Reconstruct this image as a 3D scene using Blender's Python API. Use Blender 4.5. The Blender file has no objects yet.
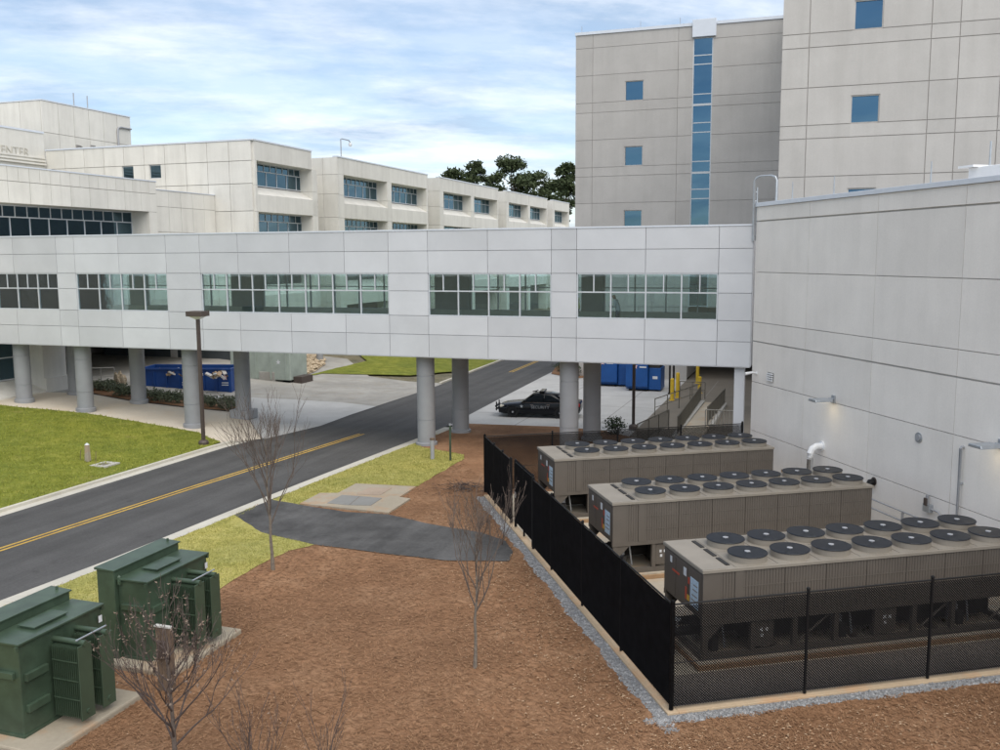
import bpy, bmesh, math, random
from mathutils import Vector, Matrix
import numpy as np

random.seed(7)
SC = bpy.context.scene
COL = SC.collection
R = math.radians

# ------------------------------------------------------------------ camera
CAMH = 9.6
FPX = 930.0                       # focal length in pixels of a 1000 px wide picture
MW = np.array([[0.97460754, -0.22384211, -0.00590404],
               [-0.03401324, -0.12192976, -0.99195576],
               [0.22132159, 0.96696838, -0.12644726]])
cam_d = bpy.data.cameras.new('camera')
cam = bpy.data.objects.new('camera', cam_d)
COL.objects.link(cam)
cam_d.sensor_width = 36.0
cam_d.lens = 36.0 * FPX / 1000.0
cam_d.clip_start = 0.1
cam_d.clip_end = 3000.0
rot = Matrix((MW[0], -MW[1], -MW[2])).transposed()
cam.matrix_world = Matrix.Translation((0, 0, CAMH)) @ rot.to_4x4()
SC.camera = cam

# ------------------------------------------------------------------ sky, sun, exposure
SUN_AZ_DIR = Vector((0.18, -0.98, 0)).normalized()     # towards the sun, horizontally
SUN_EL = R(54)
world = bpy.data.worlds.new('World')
SC.world = world
world.use_nodes = True
wn, wl = world.node_tree.nodes, world.node_tree.links
wn.clear()
wo = wn.new('ShaderNodeOutputWorld')
bg = wn.new('ShaderNodeBackground')
bg.inputs['Strength'].default_value = 0.1
sky = wn.new('ShaderNodeTexSky')
sky.sky_type = 'NISHITA'
sky.sun_disc = False
sky.sun_elevation = SUN_EL
sky.sun_rotation = math.atan2(SUN_AZ_DIR.x, SUN_AZ_DIR.y)
sky.air_density = 1.0
sky.dust_density = 0.6
tc = wn.new('ShaderNodeTexCoord')
sep = wn.new('ShaderNodeSeparateXYZ')
wl.new(tc.outputs['Generated'], sep.inputs[0])
def wmath(op, a, b=None):
    n = wn.new('ShaderNodeMath'); n.operation = op
    for i, s in enumerate((a, b)):
        if s is None: continue
        if isinstance(s, (int, float)): n.inputs[i].default_value = s
        else: wl.new(s, n.inputs[i])
    return n.outputs[0]
zc = wmath('ADD', wmath('MAXIMUM', sep.outputs['Z'], 0.0), 0.16)
px_ = wmath('DIVIDE', sep.outputs['X'], zc)
py_ = wmath('DIVIDE', sep.outputs['Y'], zc)
comb = wn.new('ShaderNodeCombineXYZ')
wl.new(px_, comb.inputs[0]); wl.new(py_, comb.inputs[1])
def wnoise(scale, detail, rough, mscale, mloc=(0, 0, 0), mrot=0.0, dist=0.0):
    mp = wn.new('ShaderNodeMapping')
    mp.inputs['Scale'].default_value = mscale
    mp.inputs['Location'].default_value = mloc
    mp.inputs['Rotation'].default_value = (0, 0, mrot)
    wl.new(comb.outputs[0], mp.inputs[0])
    n = wn.new('ShaderNodeTexNoise')
    n.inputs['Scale'].default_value = scale
    n.inputs['Detail'].default_value = detail
    n.inputs['Roughness'].default_value = rough
    n.inputs['Distortion'].default_value = dist
    wl.new(mp.outputs[0], n.inputs['Vector'])
    return n.outputs['Fac']
n1 = wnoise(0.9, 8, 0.62, (0.8, 1.5, 1), (3.1, 1.7, 0), 0.5, 0.5)
n2 = wnoise(3.4, 10, 0.62, (0.7, 1.5, 1), (0.4, 5.2, 0), 0.3, 0.3)
cl = wmath('ADD', wmath('MULTIPLY', n1, 0.76), wmath('MULTIPLY', n2, 0.24))
ramp = wn.new('ShaderNodeValToRGB')
ramp.color_ramp.elements[0].position = 0.43
ramp.color_ramp.elements[0].color = (0.32, 0.32, 0.32, 1)
ramp.color_ramp.elements[1].position = 0.66
ramp.color_ramp.elements[1].color = (1, 1, 1, 1)
wl.new(cl, ramp.inputs[0])
shade = wnoise(2.2, 6, 0.6, (0.8, 1.3, 1), (7.4, 2.2, 0), 0.2)
cramp = wn.new('ShaderNodeValToRGB')
cramp.color_ramp.elements[0].position = 0.36
cramp.color_ramp.elements[0].color = (2.5, 3.15, 4.1, 1)
cramp.color_ramp.elements[1].position = 0.60
cramp.color_ramp.elements[1].color = (5.4, 5.6, 5.9, 1)
wl.new(shade, cramp.inputs[0])
mixc = wn.new('ShaderNodeMixRGB')
wl.new(ramp.outputs[0], mixc.inputs['Fac'])
skm = wn.new('ShaderNodeMixRGB'); skm.blend_type = 'MULTIPLY'; skm.inputs['Fac'].default_value = 1.0; skm.inputs['Color2'].default_value = (0.80, 0.80, 0.80, 1)
wl.new(sky.outputs[0], skm.inputs['Color1']); wl.new(skm.outputs[0], mixc.inputs['Color1'])
wl.new(cramp.outputs[0], mixc.inputs['Color2'])
wl.new(mixc.outputs[0], bg.inputs['Color'])
wl.new(bg.outputs[0], wo.inputs['Surface'])

sun_d = bpy.data.lights.new('sun', 'SUN')
sun_d.energy = 1.6
sun_d.angle = R(75)
sun_d.color = (1.0, 0.92, 0.80)
sun = bpy.data.objects.new('sun', sun_d)
COL.objects.link(sun)
sdir = Vector((SUN_AZ_DIR.x * math.cos(SUN_EL), SUN_AZ_DIR.y * math.cos(SUN_EL), math.sin(SUN_EL)))
sun.rotation_euler = sdir.to_track_quat('Z', 'Y').to_euler()
sun.location = (30, -20, 60)

SC.view_settings.view_transform = 'Standard'
SC.view_settings.look = 'None'
SC.view_settings.exposure = 1.08
SC.view_settings.gamma = 1.0
SC.view_settings.use_curve_mapping = False
SC.render.resolution_x = 1024
SC.render.resolution_y = 768

# ------------------------------------------------------------------ frames and pixel helpers
TH = R(-31.903)                    # the campus grid: u runs along the sky bridge, v away from the camera
U = np.array([math.cos(TH), math.sin(TH), 0.0])
V = np.array([-math.sin(TH), math.cos(TH), 0.0])
CP = np.array([0, 0, CAMH])
def ray(x, y):
    return MW.T @ np.array([(x - 500) / FPX, (y - 375) / FPX, 1.0])
def gz(x, y, z=0.0):
    d = ray(x, y); return CP + d * ((z - CAMH) / d[2])
def onplane(x, y, n, k):
    d = ray(x, y); return CP + d * ((k - CP @ n) / (d @ n))
def uvz(P): return (float(P @ U), float(P @ V), float(P[2]))
def onu(x, y, k): return uvz(onplane(x, y, U, k))
def onv(x, y, k): return uvz(onplane(x, y, V, k))
def onX(x, y, k): return onplane(x, y, np.array([1.0, 0, 0]), k)
def W(u, v, z=0.0):
    p = U * u + V * v
    return (float(p[0]), float(p[1]), z)
SL = 0.072
def hgt(u):                        # the ground climbs gently to the left of the road
    return SL * min(max(0.0, -30.5 - u), 17.5)
def gh(x, y):                      # pixel on the real ground, as (u, v, z)
    P = uvz(gz(x, y, 0.0))
    if P[0] > -30.5: return P
    n = np.array([0, 0, 1.0]) + SL * U
    return uvz(onplane(x, y, n, SL * -30.5))

# ------------------------------------------------------------------ mesh building
class MB:
    def __init__(s): s.v = []; s.f = []
    def add(s, vs, fs):
        k = len(s.v); s.v += [tuple(map(float, p)) for p in vs]
        s.f += [tuple(i + k for i in f) for f in fs]; return s
    def box(s, x0, x1, y0, y1, z0, z1):
        return s.add([(x0, y0, z0), (x1, y0, z0), (x1, y1, z0), (x0, y1, z0), (x0, y0, z1), (x1, y0, z1), (x1, y1, z1), (x0, y1, z1)],
                     [(0, 3, 2, 1), (4, 5, 6, 7), (0, 1, 5, 4), (1, 2, 6, 5), (2, 3, 7, 6), (3, 0, 4, 7)])
    def prism(s, poly, z0, z1):    # poly counter-clockwise in xy
        n = len(poly)
        return s.add([(p[0], p[1], z0) for p in poly] + [(p[0], p[1], z1) for p in poly],
                     [tuple(range(n - 1, -1, -1)), tuple(range(n, 2 * n))] + [(i, (i + 1) % n, n + (i + 1) % n, n + i) for i in range(n)])
    def extr(s, poly, axis, a, b):  # poly in the two other axes (cyclic order), extruded along axis
        n = len(poly)
        def pt(p, t):
            return (t, p[0], p[1]) if axis == 'x' else ((p[1], t, p[0]) if axis == 'y' else (p[0], p[1], t))
        return s.add([pt(p, a) for p in poly] + [pt(p, b) for p in poly],
                     [tuple(range(n - 1, -1, -1)), tuple(range(n, 2 * n))] + [(i, (i + 1) % n, n + (i + 1) % n, n + i) for i in range(n)])
    def tube(s, pts, r, n=8):
        pts = [Vector(p) for p in pts]
        rs = r if isinstance(r, (list, tuple)) else [r] * len(pts)
        k = len(s.v); up = None
        for i, p in enumerate(pts):
            d = (pts[min(i + 1, len(pts) - 1)] - pts[max(i - 1, 0)])
            if d.length < 1e-9: d = Vector((0, 0, 1))
            d.normalize()
            if up is None:
                up = Vector((0, 0, 1)) if abs(d.z) < 0.9 else Vector((1, 0, 0))
            a = d.cross(up)
            if a.length < 1e-6: a = d.cross(Vector((0.3, 1, 0.2)))
            a.normalize(); b = d.cross(a); up = -b if False else up
            for j in range(n):
                t = 2 * math.pi * j / n
                q = p + (a * math.cos(t) + b * math.sin(t)) * rs[i]
                s.v.append((q.x, q.y, q.z))
        for i in range(len(pts) - 1):
            for j in range(n):
                j2 = (j + 1) % n
                s.f.append((k + i * n + j, k + i * n + j2, k + (i + 1) * n + j2, k + (i + 1) * n + j))
        s.f.append(tuple(k + j for j in range(n - 1, -1, -1)))
        e = k + (len(pts) - 1) * n
        s.f.append(tuple(e + j for j in range(n)))
        return s
    def lathe(s, prof, n=20, c=(0, 0, 0)):
        k = len(s.v)
        for r, z in prof:
            for j in range(n):
                t = 2 * math.pi * j / n
                s.v.append((c[0] + r * math.cos(t), c[1] + r * math.sin(t), c[2] + z))
        for i in range(len(prof) - 1):
            for j in range(n):
                j2 = (j + 1) % n
                s.f.append((k + i * n + j, k + i * n + j2, k + (i + 1) * n + j2, k + (i + 1) * n + j))
        s.f.append(tuple(k + j for j in range(n - 1, -1, -1)))
        e = k + (len(prof) - 1) * n
        s.f.append(tuple(e + j for j in range(n)))
        return s
    def mesh(s, name, off=(0, 0, 0)):
        m = bpy.data.meshes.new(name)
        o = off
        m.from_pydata([(a - o[0], b - o[1], c - o[2]) for a, b, c in s.v], [], s.f)
        m.update(); return m
    def build(s, name, mat, parent=None, off=(0, 0, 0), loc=(0, 0, 0), rotz=0.0, smooth=False, bevel=0.0):
        return ob(name, s.mesh(name, off), mat, parent, loc, rotz, smooth, bevel)

def ob(name, me, mat, parent=None, loc=(0, 0, 0), rotz=0.0, smooth=False, bevel=0.0, scale=None):
    if mat is not None and not me.materials: me.materials.append(mat)
    o = bpy.data.objects.new(name, me)
    COL.objects.link(o)
    o.location = loc; o.rotation_euler = (0, 0, rotz)
    if scale: o.scale = scale
    if parent is not None: o.parent = parent
    if smooth:
        for p in me.polygons: p.use_smooth = True
        try: me.set_sharp_from_angle(angle=R(40))
        except Exception: pass
    if bevel > 0:
        b = o.modifiers.new('bevel', 'BEVEL'); b.width = bevel; b.segments = 2; b.limit_method = 'ANGLE'; b.angle_limit = R(35)
    return o

_unit = {}
def unit(mat):
    if mat.name not in _unit:
        m = MB().box(-.5, .5, -.5, .5, -.5, .5).mesh('piece_' + mat.name); m.materials.append(mat)
        _unit[mat.name] = m
    return _unit[mat.name]
def piece(name, mat, parent, x0, x1, y0, y1, z0, z1, base=(0, 0, 0)):
    return ob(name, unit(mat), None, parent, ((x0 + x1) / 2 - base[0], (y0 + y1) / 2 - base[1], (z0 + z1) / 2 - base[2]),
              scale=(x1 - x0, y1 - y0, z1 - z0))
def tag(o, label, cat, group=None, kind=None):
    if label: o['label'] = label
    if cat: o['category'] = cat
    if group: o['group'] = group
    if kind: o['kind'] = kind
    return o
def thing(name, label, cat, loc=(0, 0, 0), rotz=0.0, group=None):
    o = bpy.data.objects.new(name, None); COL.objects.link(o)
    o.empty_display_size = 0.3
    o.location = loc; o.rotation_euler = (0, 0, rotz)
    return tag(o, label, cat, group)
def struct(o): o['kind'] = 'structure'; return o
def copy_tree(o, parent=None):
    c = o.copy(); COL.objects.link(c); c.parent = parent
    for ch in o.children: copy_tree(ch, c)
    return c
def text_mesh(txt, size, depth):
    cu = bpy.data.curves.new('txt', 'FONT'); cu.body = txt; cu.size = size; cu.extrude = depth
    cu.align_x = 'CENTER'; cu.align_y = 'CENTER'
    o = bpy.data.objects.new('txt', cu); COL.objects.link(o)
    dg = bpy.context.evaluated_depsgraph_get()
    m = bpy.data.meshes.new_from_object(o.evaluated_get(dg))
    bpy.data.objects.remove(o); bpy.data.curves.remove(cu)
    m.materials.clear(); return m

# ------------------------------------------------------------------ materials
def lin(c):
    return tuple((x / 12.92 if x <= 0.04045 else ((x + 0.055) / 1.055) ** 2.4) for x in c)
class NT:
    def __init__(s, name):
        s.m = bpy.data.materials.new(name); s.m.use_nodes = True
        s.n = s.m.node_tree.nodes; s.l = s.m.node_tree.links
        s.b = s.n.get('Principled BSDF'); s.out = s.n.get('Material Output')
        s.geo = s.n.new('ShaderNodeNewGeometry')
        s.oi = None
    def noise(s, scale, detail=4, rough=0.55, stretch=None, out='Fac', dist=0.0, loc=(0, 0, 0)):
        t = s.n.new('ShaderNodeTexNoise')
        t.inputs['Scale'].default_value = scale; t.inputs['Detail'].default_value = detail
        t.inputs['Roughness'].default_value = rough; t.inputs['Distortion'].default_value = dist
        mp = s.n.new('ShaderNodeMapping'); mp.inputs['Scale'].default_value = stretch or (1, 1, 1)
        mp.inputs['Location'].default_value = loc
        s.l.new(s.geo.outputs['Position'], mp.inputs[0]); s.l.new(mp.outputs[0], t.inputs['Vector'])
        return t.outputs[out]
    def ramp(s, fac, stops):
        r = s.n.new('ShaderNodeValToRGB'); e = r.color_ramp.elements
        while len(e) < len(stops): e.new(0.5)
        for k, (p, c) in enumerate(stops):
            e[k].position = p; e[k].color = (*c[:3], 1) if len(c) >= 3 else (c[0], c[0], c[0], 1)
        s.l.new(fac, r.inputs[0]); return r.outputs[0]
    def mix(s, a, b, fac, mode='MIX'):
        m = s.n.new('ShaderNodeMixRGB'); m.blend_type = mode
        for k, x in (('Color1', a), ('Color2', b), ('Fac', fac)):
            if isinstance(x, (int, float)): m.inputs[k].default_value = x
            elif isinstance(x, tuple): m.inputs[k].default_value = (*x[:3], 1)
            else: s.l.new(x, m.inputs[k])
        return m.outputs[0]
    def math(s, op, a, b):
        m = s.n.new('ShaderNodeMath'); m.operation = op
        for i, x in enumerate((a, b)):
            if isinstance(x, (int, float)): m.inputs[i].default_value = x
            else: s.l.new(x, m.inputs[i])
        return m.outputs[0]
    def rnd(s):
        if s.oi is None: s.oi = s.n.new('ShaderNodeObjectInfo')
        return s.oi.outputs['Random']
    def bump(s, h, strength=0.3, dist=0.02):
        b = s.n.new('ShaderNodeBump'); b.inputs['Strength'].default_value = strength; b.inputs['Distance'].default_value = dist
        s.l.new(h, b.inputs['Height']); s.l.new(b.outputs[0], s.b.inputs['Normal'])
    def set(s, color=None, rough=0.6, metal=0.0, spec=0.5):
        if color is not None:
            if isinstance(color, tuple): s.b.inputs['Base Color'].default_value = (*color[:3], 1)
            else: s.l.new(color, s.b.inputs['Base Color'])
        if isinstance(rough, (int, float)): s.b.inputs['Roughness'].default_value = rough
        else: s.l.new(rough, s.b.inputs['Roughness'])
        s.b.inputs['Metallic'].default_value = metal
        s.b.inputs['Specular IOR Level'].default_value = spec
        return s.m

def m_simple(name, c, rough=0.5, metal=0.0, var=0.06, scale=3.0, spec=0.5, bump=0.0, bscale=60, rnd=0.0):
    t = NT(name)
    c2 = tuple(min(1, x * (1 + var)) for x in c); c1 = tuple(x * (1 - var) for x in c)
    col = t.ramp(t.noise(scale, 5, 0.6), [(0.32, c1), (0.68, c2)])
    if rnd > 0:
        g = t.ramp(t.rnd(), [(0, (1 - rnd,) * 3), (1, (1 + rnd * 0.4,) * 3)])
        col = t.mix(col, g, 1.0, 'MULTIPLY')
    if bump > 0: t.bump(t.noise(bscale, 4, 0.6), bump, 0.01)
    return t.set(col, rough, metal, spec)

def m_precast(name, c, stain=0.16, rough=0.85, rnd=0.05):
    """cast concrete: cloudy tone, fine sand grain, weather streaks running down"""
    t = NT(name)
    col = t.ramp(t.noise(0.55, 6, 0.62), [(0.3, tuple(x * 0.93 for x in c)), (0.7, tuple(min(1, x * 1.04) for x in c))])
    streak = t.ramp(t.noise(1.6, 5, 0.6, stretch=(1, 1, 0.09)), [(0.44, (1, 1, 1)), (0.78, (1 - stain, 1 - stain * 1.02, 1 - stain * 1.08))])
    col = t.mix(col, streak, 0.8, 'MULTIPLY')
    fine = t.ramp(t.noise(14, 4, 0.7), [(0.3, (0.95,) * 3), (0.7, (1.03,) * 3)])
    col = t.mix(col, fine, 0.8, 'MULTIPLY')
    g = t.ramp(t.rnd(), [(0, (1 - rnd,) * 3), (1, (1 + rnd * 0.5,) * 3)])
    col = t.mix(col, g, 1.0, 'MULTIPLY')
    t.bump(t.noise(45, 4, 0.7), 0.25, 0.006)
    return t.set(col, rough, 0, 0.3)

M = {}
M['cream'] = m_precast('cream_precast', (0.70, 0.685, 0.635))
M['grey_precast'] = m_precast('grey_precast', (0.46, 0.445, 0.425), 0.1)
M['pale_precast'] = m_precast('pale_precast', (0.50, 0.485, 0.465), 0.1)
M['wall_precast'] = m_precast('wall_precast', (0.80, 0.765, 0.72), 0.08)
M['joint'] = m_simple('joint_sealant', (0.24, 0.23, 0.22), 0.9)
M['joint_pale'] = m_simple('joint_pale', (0.56, 0.54, 0.52), 0.9)
M['joint_tower'] = m_simple('joint_tower', (0.36, 0.34, 0.32), 0.9)
M['joint_cream'] = m_simple('joint_cream', (0.46, 0.44, 0.385), 0.9)
M['joint_bridge'] = m_simple('joint_bridge', (0.36, 0.37, 0.39), 0.8)
M['car_text'] = m_simple('car_text', (0.30, 0.31, 0.32), 0.6)
M['metal_panel'] = m_simple('metal_panel', (0.565, 0.58, 0.605), 0.42, 0.0, 0.05, 0.5, 0.4, rnd=0.09)
M['coping'] = m_simple('coping_metal', (0.62, 0.66, 0.72), 0.4, 0.0, 0.03)
M['column_paint'] = m_simple('column_paint', (0.27, 0.28, 0.295), 0.45, 0.0, 0.05, 1.5, 0.5, rnd=0.05)
M['mullion'] = m_simple('mullion_metal', (0.52, 0.55, 0.58), 0.4, 0.0, 0.03)
M['dark_mullion'] = m_simple('dark_mullion', (0.45, 0.47, 0.48), 0.4, 0.0, 0.03)

def m_glass(name, tint, refl, rough=0.01, refl_col=(0.9, 0.95, 1.0)):
    t = NT(name); n, l = t.n, t.l
    n.remove(t.b)
    tr = n.new('ShaderNodeBsdfTransparent'); tr.inputs[0].default_value = (*tint, 1)
    gl = n.new('ShaderNodeBsdfGlossy'); gl.inputs['Color'].default_value = (*refl_col, 1); gl.inputs['Roughness'].default_value = rough
    fr = n.new('ShaderNodeFresnel'); fr.inputs['IOR'].default_value = 1.5
    ad = n.new('ShaderNodeMath'); ad.operation = 'ADD'; ad.use_clamp = True
    l.new(fr.outputs[0], ad.inputs[0]); ad.inputs[1].default_value = refl
    bp = n.new('ShaderNodeBump'); bp.inputs['Strength'].default_value = 0.05; bp.inputs['Distance'].default_value = 0.02
    l.new(t.noise(0.8, 2, 0.5), bp.inputs['Height']); l.new(bp.outputs[0], gl.inputs['Normal'])
    mx = n.new('ShaderNodeMixShader')
    l.new(ad.outputs[0], mx.inputs[0]); l.new(tr.outputs[0], mx.inputs[1]); l.new(gl.outputs[0], mx.inputs[2])
    l.new(mx.outputs[0], t.out.inputs[0])
    return t.m
M['bridge_glass'] = m_glass('bridge_glass', (0.84, 0.92, 0.92), 0.06, refl_col=(0.85, 0.95, 1.0))
M['office_glass'] = m_glass('office_glass', (0.10, 0.17, 0.21), 0.16, refl_col=(0.42, 0.66, 0.82))
M['blue_glass'] = m_glass('blue_glass', (0.03, 0.09, 0.14), 0.30, refl_col=(0.27, 0.50, 0.70))

def m_asphalt(name, c, patch=0.12, cracks=False):
    t = NT(name)
    col = t.ramp(t.noise(0.5, 6, 0.65, stretch=(1, 1, 1)), [(0.3, tuple(x * (1 - patch) for x in c)), (0.7, tuple(x * (1 + patch * 1.5) for x in c))])
    mp = t.n.new('ShaderNodeMapping'); mp.vector_type = 'TEXTURE'; mp.inputs['Rotation'].default_value = (0, 0, R(-31.9)); mp.inputs['Scale'].default_value = (0.9, 18.0, 1)
    t.l.new(t.geo.outputs['Position'], mp.inputs[0])
    ns = t.n.new('ShaderNodeTexNoise'); ns.inputs['Scale'].default_value = 1.0; ns.inputs['Detail'].default_value = 5; ns.inputs['Roughness'].default_value = 0.6
    t.l.new(mp.outputs[0], ns.inputs['Vector'])
    trk = t.ramp(ns.outputs['Fac'], [(0.38, (0.84,) * 3), (0.62, (1.2,) * 3)])
    col = t.mix(col, trk, 0.9, 'MULTIPLY')
    spot = t.ramp(t.noise(1.7, 4, 0.6, loc=(5, 5, 5)), [(0.62, (1, 1, 1)), (0.72, (0.72,) * 3)])
    col = t.mix(col, spot, 0.8, 'MULTIPLY')
    sp = t.ramp(t.noise(11, 6, 0.8), [(0.32, (0.72,) * 3), (0.7, (1.28,) * 3)])
    col = t.mix(col, sp, 0.7, 'MULTIPLY')
    t.bump(t.noise(60, 3, 0.7), 0.5, 0.008)
    return t.set(col, 0.82, 0, 0.35)
M['asphalt'] = m_asphalt('asphalt', (0.068, 0.067, 0.066))
M['asphalt_path'] = m_asphalt('asphalt_path', (0.066, 0.065, 0.064), 0.4)

def m_concrete(name, c, blot=0.12, joints=0.0, stain=(0.45, 0.3, 0.2), stainamt=0.0):
    t = NT(name)
    col = t.ramp(t.noise(0.35, 7, 0.65, stretch=(1, 1, 1)), [(0.28, tuple(x * (1 - blot) for x in c)), (0.72, tuple(min(1, x * (1 + blot * 0.7)) for x in c))])
    col2 = t.ramp(t.noise(9, 5, 0.7), [(0.3, (0.9,) * 3), (0.7, (1.06,) * 3)])
    col = t.mix(col, col2, 0.8, 'MULTIPLY')
    if stainamt > 0:
        st = t.ramp(t.noise(0.8, 6, 0.7, loc=(9, 3, 1)), [(0.5, (0, 0, 0)), (0.7, (stainamt,) * 3)])
        col = t.mix(col, tuple(x * y * 2 for x, y in zip(c, stain)), st)
    t.bump(t.noise(30, 5, 0.7), 0.2, 0.006)
    return t.set(col, 0.88, 0, 0.3)
M['concrete'] = m_concrete('concrete', (0.44, 0.43, 0.40))
M['concrete_lot'] = m_concrete('concrete_lot', (0.47, 0.47, 0.46), 0.16)
M['concrete_walk'] = m_concrete('concrete_walk', (0.60, 0.54, 0.45), 0.12, 0, (0.5, 0.42, 0.32), 0.3)
M['concrete_old'] = m_concrete('concrete_old', (0.34, 0.33, 0.305), 0.3, 0, (0.4, 0.36, 0.3), 0.5)
M['kerb'] = m_concrete('kerb_concrete', (0.50, 0.48, 0.42), 0.18, 0, (0.5, 0.45, 0.35), 0.3)
M['pad'] = m_concrete('pad_concrete', (0.33, 0.29, 0.225), 0.16, 0, (0.6, 0.36, 0.2), 0.7)
M['slab'] = m_concrete('yard_slab', (0.46, 0.41, 0.33), 0.18, 0, (0.5, 0.33, 0.2), 0.5)
M['tan_kerb'] = m_concrete('tan_kerb', (0.44, 0.34, 0.23), 0.2, 0, (0.6, 0.36, 0.2), 0.5)
M['cover_brown'] = m_concrete('cover_brown', (0.34, 0.27, 0.21), 0.2)
M['cover_grey'] = m_concrete('cover_grey', (0.22, 0.22, 0.21), 0.2)
M['yard_gravel'] = m_concrete('yard_gravel', (0.27, 0.235, 0.205), 0.3)
M['clay_edge'] = m_concrete('clay_stained_edge', (0.40, 0.26, 0.15), 0.25)
M['dim_slab'] = m_concrete('dock_slab_shaded', (0.19, 0.17, 0.142), 0.15)  # base colour darkened to hold the shade under the tower

def m_grass(name, a, b, d):
    t = NT(name)
    f = t.noise(1.3, 6, 0.7)
    col = t.ramp(f, [(0.30, a), (0.52, b), (0.72, d)])
    fine = t.ramp(t.noise(10, 6, 0.85), [(0.3, (0.50,) * 3), (0.7, (1.38,) * 3)])
    col = t.mix(col, fine, 0.9, 'MULTIPLY')
    big = t.ramp(t.noise(0.22, 5, 0.7, loc=(4, 9, 0)), [(0.35, (0.80, 0.84, 0.9)), (0.65, (1.12, 1.04, 1.0))])
    col = t.mix(col, big, 0.9, 'MULTIPLY')
    dry = t.ramp(t.noise(0.7, 6, 0.75, loc=(1, 2, 8)), [(0.58, (0, 0, 0)), (0.74, (0.45,) * 3)])
    col = t.mix(col, (0.30, 0.24, 0.09), dry)
    t.bump(t.noise(28, 4, 0.8), 0.8, 0.03)
    return t.set(col, 0.9, 0, 0.2)
M['lawn'] = m_grass('lawn_grass', (0.112, 0.14, 0.018), (0.185, 0.212, 0.03), (0.27, 0.28, 0.058))
M['strip_grass'] = m_grass('strip_grass', (0.27, 0.265, 0.065), (0.39, 0.365, 0.11), (0.48, 0.44, 0.16))
M['far_grass'] = m_grass('far_grass', (0.06, 0.10, 0.016), (0.11, 0.16, 0.024), (0.16, 0.19, 0.04))
M['outer'] = m_grass('outer_ground', (0.10, 0.10, 0.06), (0.18, 0.165, 0.11), (0.24, 0.22, 0.16))
def m_blade():
    t = NT('grass_blade')
    col = t.ramp(t.noise(3, 3, 0.7), [(0.3, (0.20, 0.22, 0.05)), (0.7, (0.42, 0.39, 0.13))])
    return t.set(col, 0.8, 0, 0.2)
M['blade'] = m_blade()
def m_lawn_blade():
    t = NT('lawn_blade')
    col = t.ramp(t.noise(2.5, 4, 0.8), [(0.3, (0.12, 0.15, 0.018)), (0.5, (0.23, 0.25, 0.04)), (0.7, (0.38, 0.36, 0.09))])
    return t.set(col, 0.8, 0, 0.2)
M['lawn_blade'] = m_lawn_blade()
def m_straw():
    t = NT('pine_straw')
    col = t.ramp(t.noise(0.45, 7, 0.65), [(0.26, (0.16, 0.088, 0.05)), (0.5, (0.26, 0.148, 0.085)), (0.74, (0.35, 0.222, 0.138))])
    pat = t.ramp(t.noise(0.16, 5, 0.7, loc=(3, 1, 5)), [(0.34, (0.78, 0.76, 0.74)), (0.66, (1.15, 1.10, 1.04))])
    col = t.mix(col, pat, 1.0, 'MULTIPLY')
    f = t.ramp(t.noise(70, 4, 0.85), [(0.32, (0.5,) * 3), (0.68, (1.4,) * 3)])
    col = t.mix(col, f, 0.9, 'MULTIPLY')
    m_ = t.ramp(t.noise(6, 5, 0.75), [(0.35, (0.75,) * 3), (0.65, (1.15,) * 3)])
    col = t.mix(col, m_, 0.8, 'MULTIPLY')
    t.bump(t.noise(60, 4, 0.85), 0.4, 0.015)
    return t.set(col, 0.95, 0, 0.15)
M['straw'] = m_straw()
def m_needles(name, a, b, cc):
    t = NT(name)
    col = t.ramp(t.noise(9, 2, 0.7), [(0.3, a), (0.5, b), (0.7, cc)])
    return t.set(col, 0.85, 0, 0.2)
M['needle'] = m_needles('straw_needle', (0.13, 0.066, 0.035), (0.24, 0.132, 0.070), (0.34, 0.205, 0.118))
M['dead_leaf'] = m_needles('dead_leaf', (0.20, 0.11, 0.06), (0.35, 0.23, 0.14), (0.52, 0.40, 0.28))
M['gravel'] = m_needles('gravel_stone', (0.15, 0.153, 0.16), (0.24, 0.245, 0.25), (0.37, 0.37, 0.375))
M['gravel_bed'] = m_simple('gravel_bed', (0.20, 0.203, 0.21), 0.95, 0, 0.4, 25, 0.2, 0.8, 40)
M['rock'] = m_needles('rubble_stone', (0.26, 0.20, 0.13), (0.42, 0.34, 0.24), (0.58, 0.50, 0.38))
def m_line():
    t = NT('yellow_line')
    col = t.ramp(t.noise(1.2, 5, 0.7), [(0.3, (0.42, 0.25, 0.04)), (0.7, (0.60, 0.40, 0.08))])
    wear = t.ramp(t.noise(16, 6, 0.8), [(0.50, (0, 0, 0)), (0.66, (0.75,) * 3)])
    col = t.mix(col, (0.07, 0.07, 0.068), wear)
    return t.set(col, 0.75, 0, 0.3)
M['yellow_line'] = m_line()
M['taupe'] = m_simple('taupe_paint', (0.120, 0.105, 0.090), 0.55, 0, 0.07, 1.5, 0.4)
M['taupe_skylit'] = m_simple('taupe_skylit', (0.25, 0.225, 0.19), 0.5, 0, 0.08, 1.5, 0.4)  # same taupe as the sides, lightened for the skylight on the deck
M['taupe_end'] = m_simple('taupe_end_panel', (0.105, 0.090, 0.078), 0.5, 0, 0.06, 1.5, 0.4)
M['black_metal'] = m_simple('black_metal', (0.008, 0.008, 0.009), 0.5, 0, 0.1, 4, 0.22)
M['black_vinyl'] = m_simple('black_vinyl', (0.006, 0.006, 0.007), 0.55, 0, 0.1, 4, 0.15)
M['screen'] = m_simple('privacy_screen', (0.006, 0.006, 0.007), 0.9, 0, 0.3, 3, 0.05)
M['fan_black'] = m_simple('fan_black', (0.014, 0.017, 0.024), 0.42, 0, 0.1, 4, 0.4)
M['fan_blade'] = m_simple('fan_blade', (0.075, 0.08, 0.092), 0.45, 0, 0.1, 4, 0.4)
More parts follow.
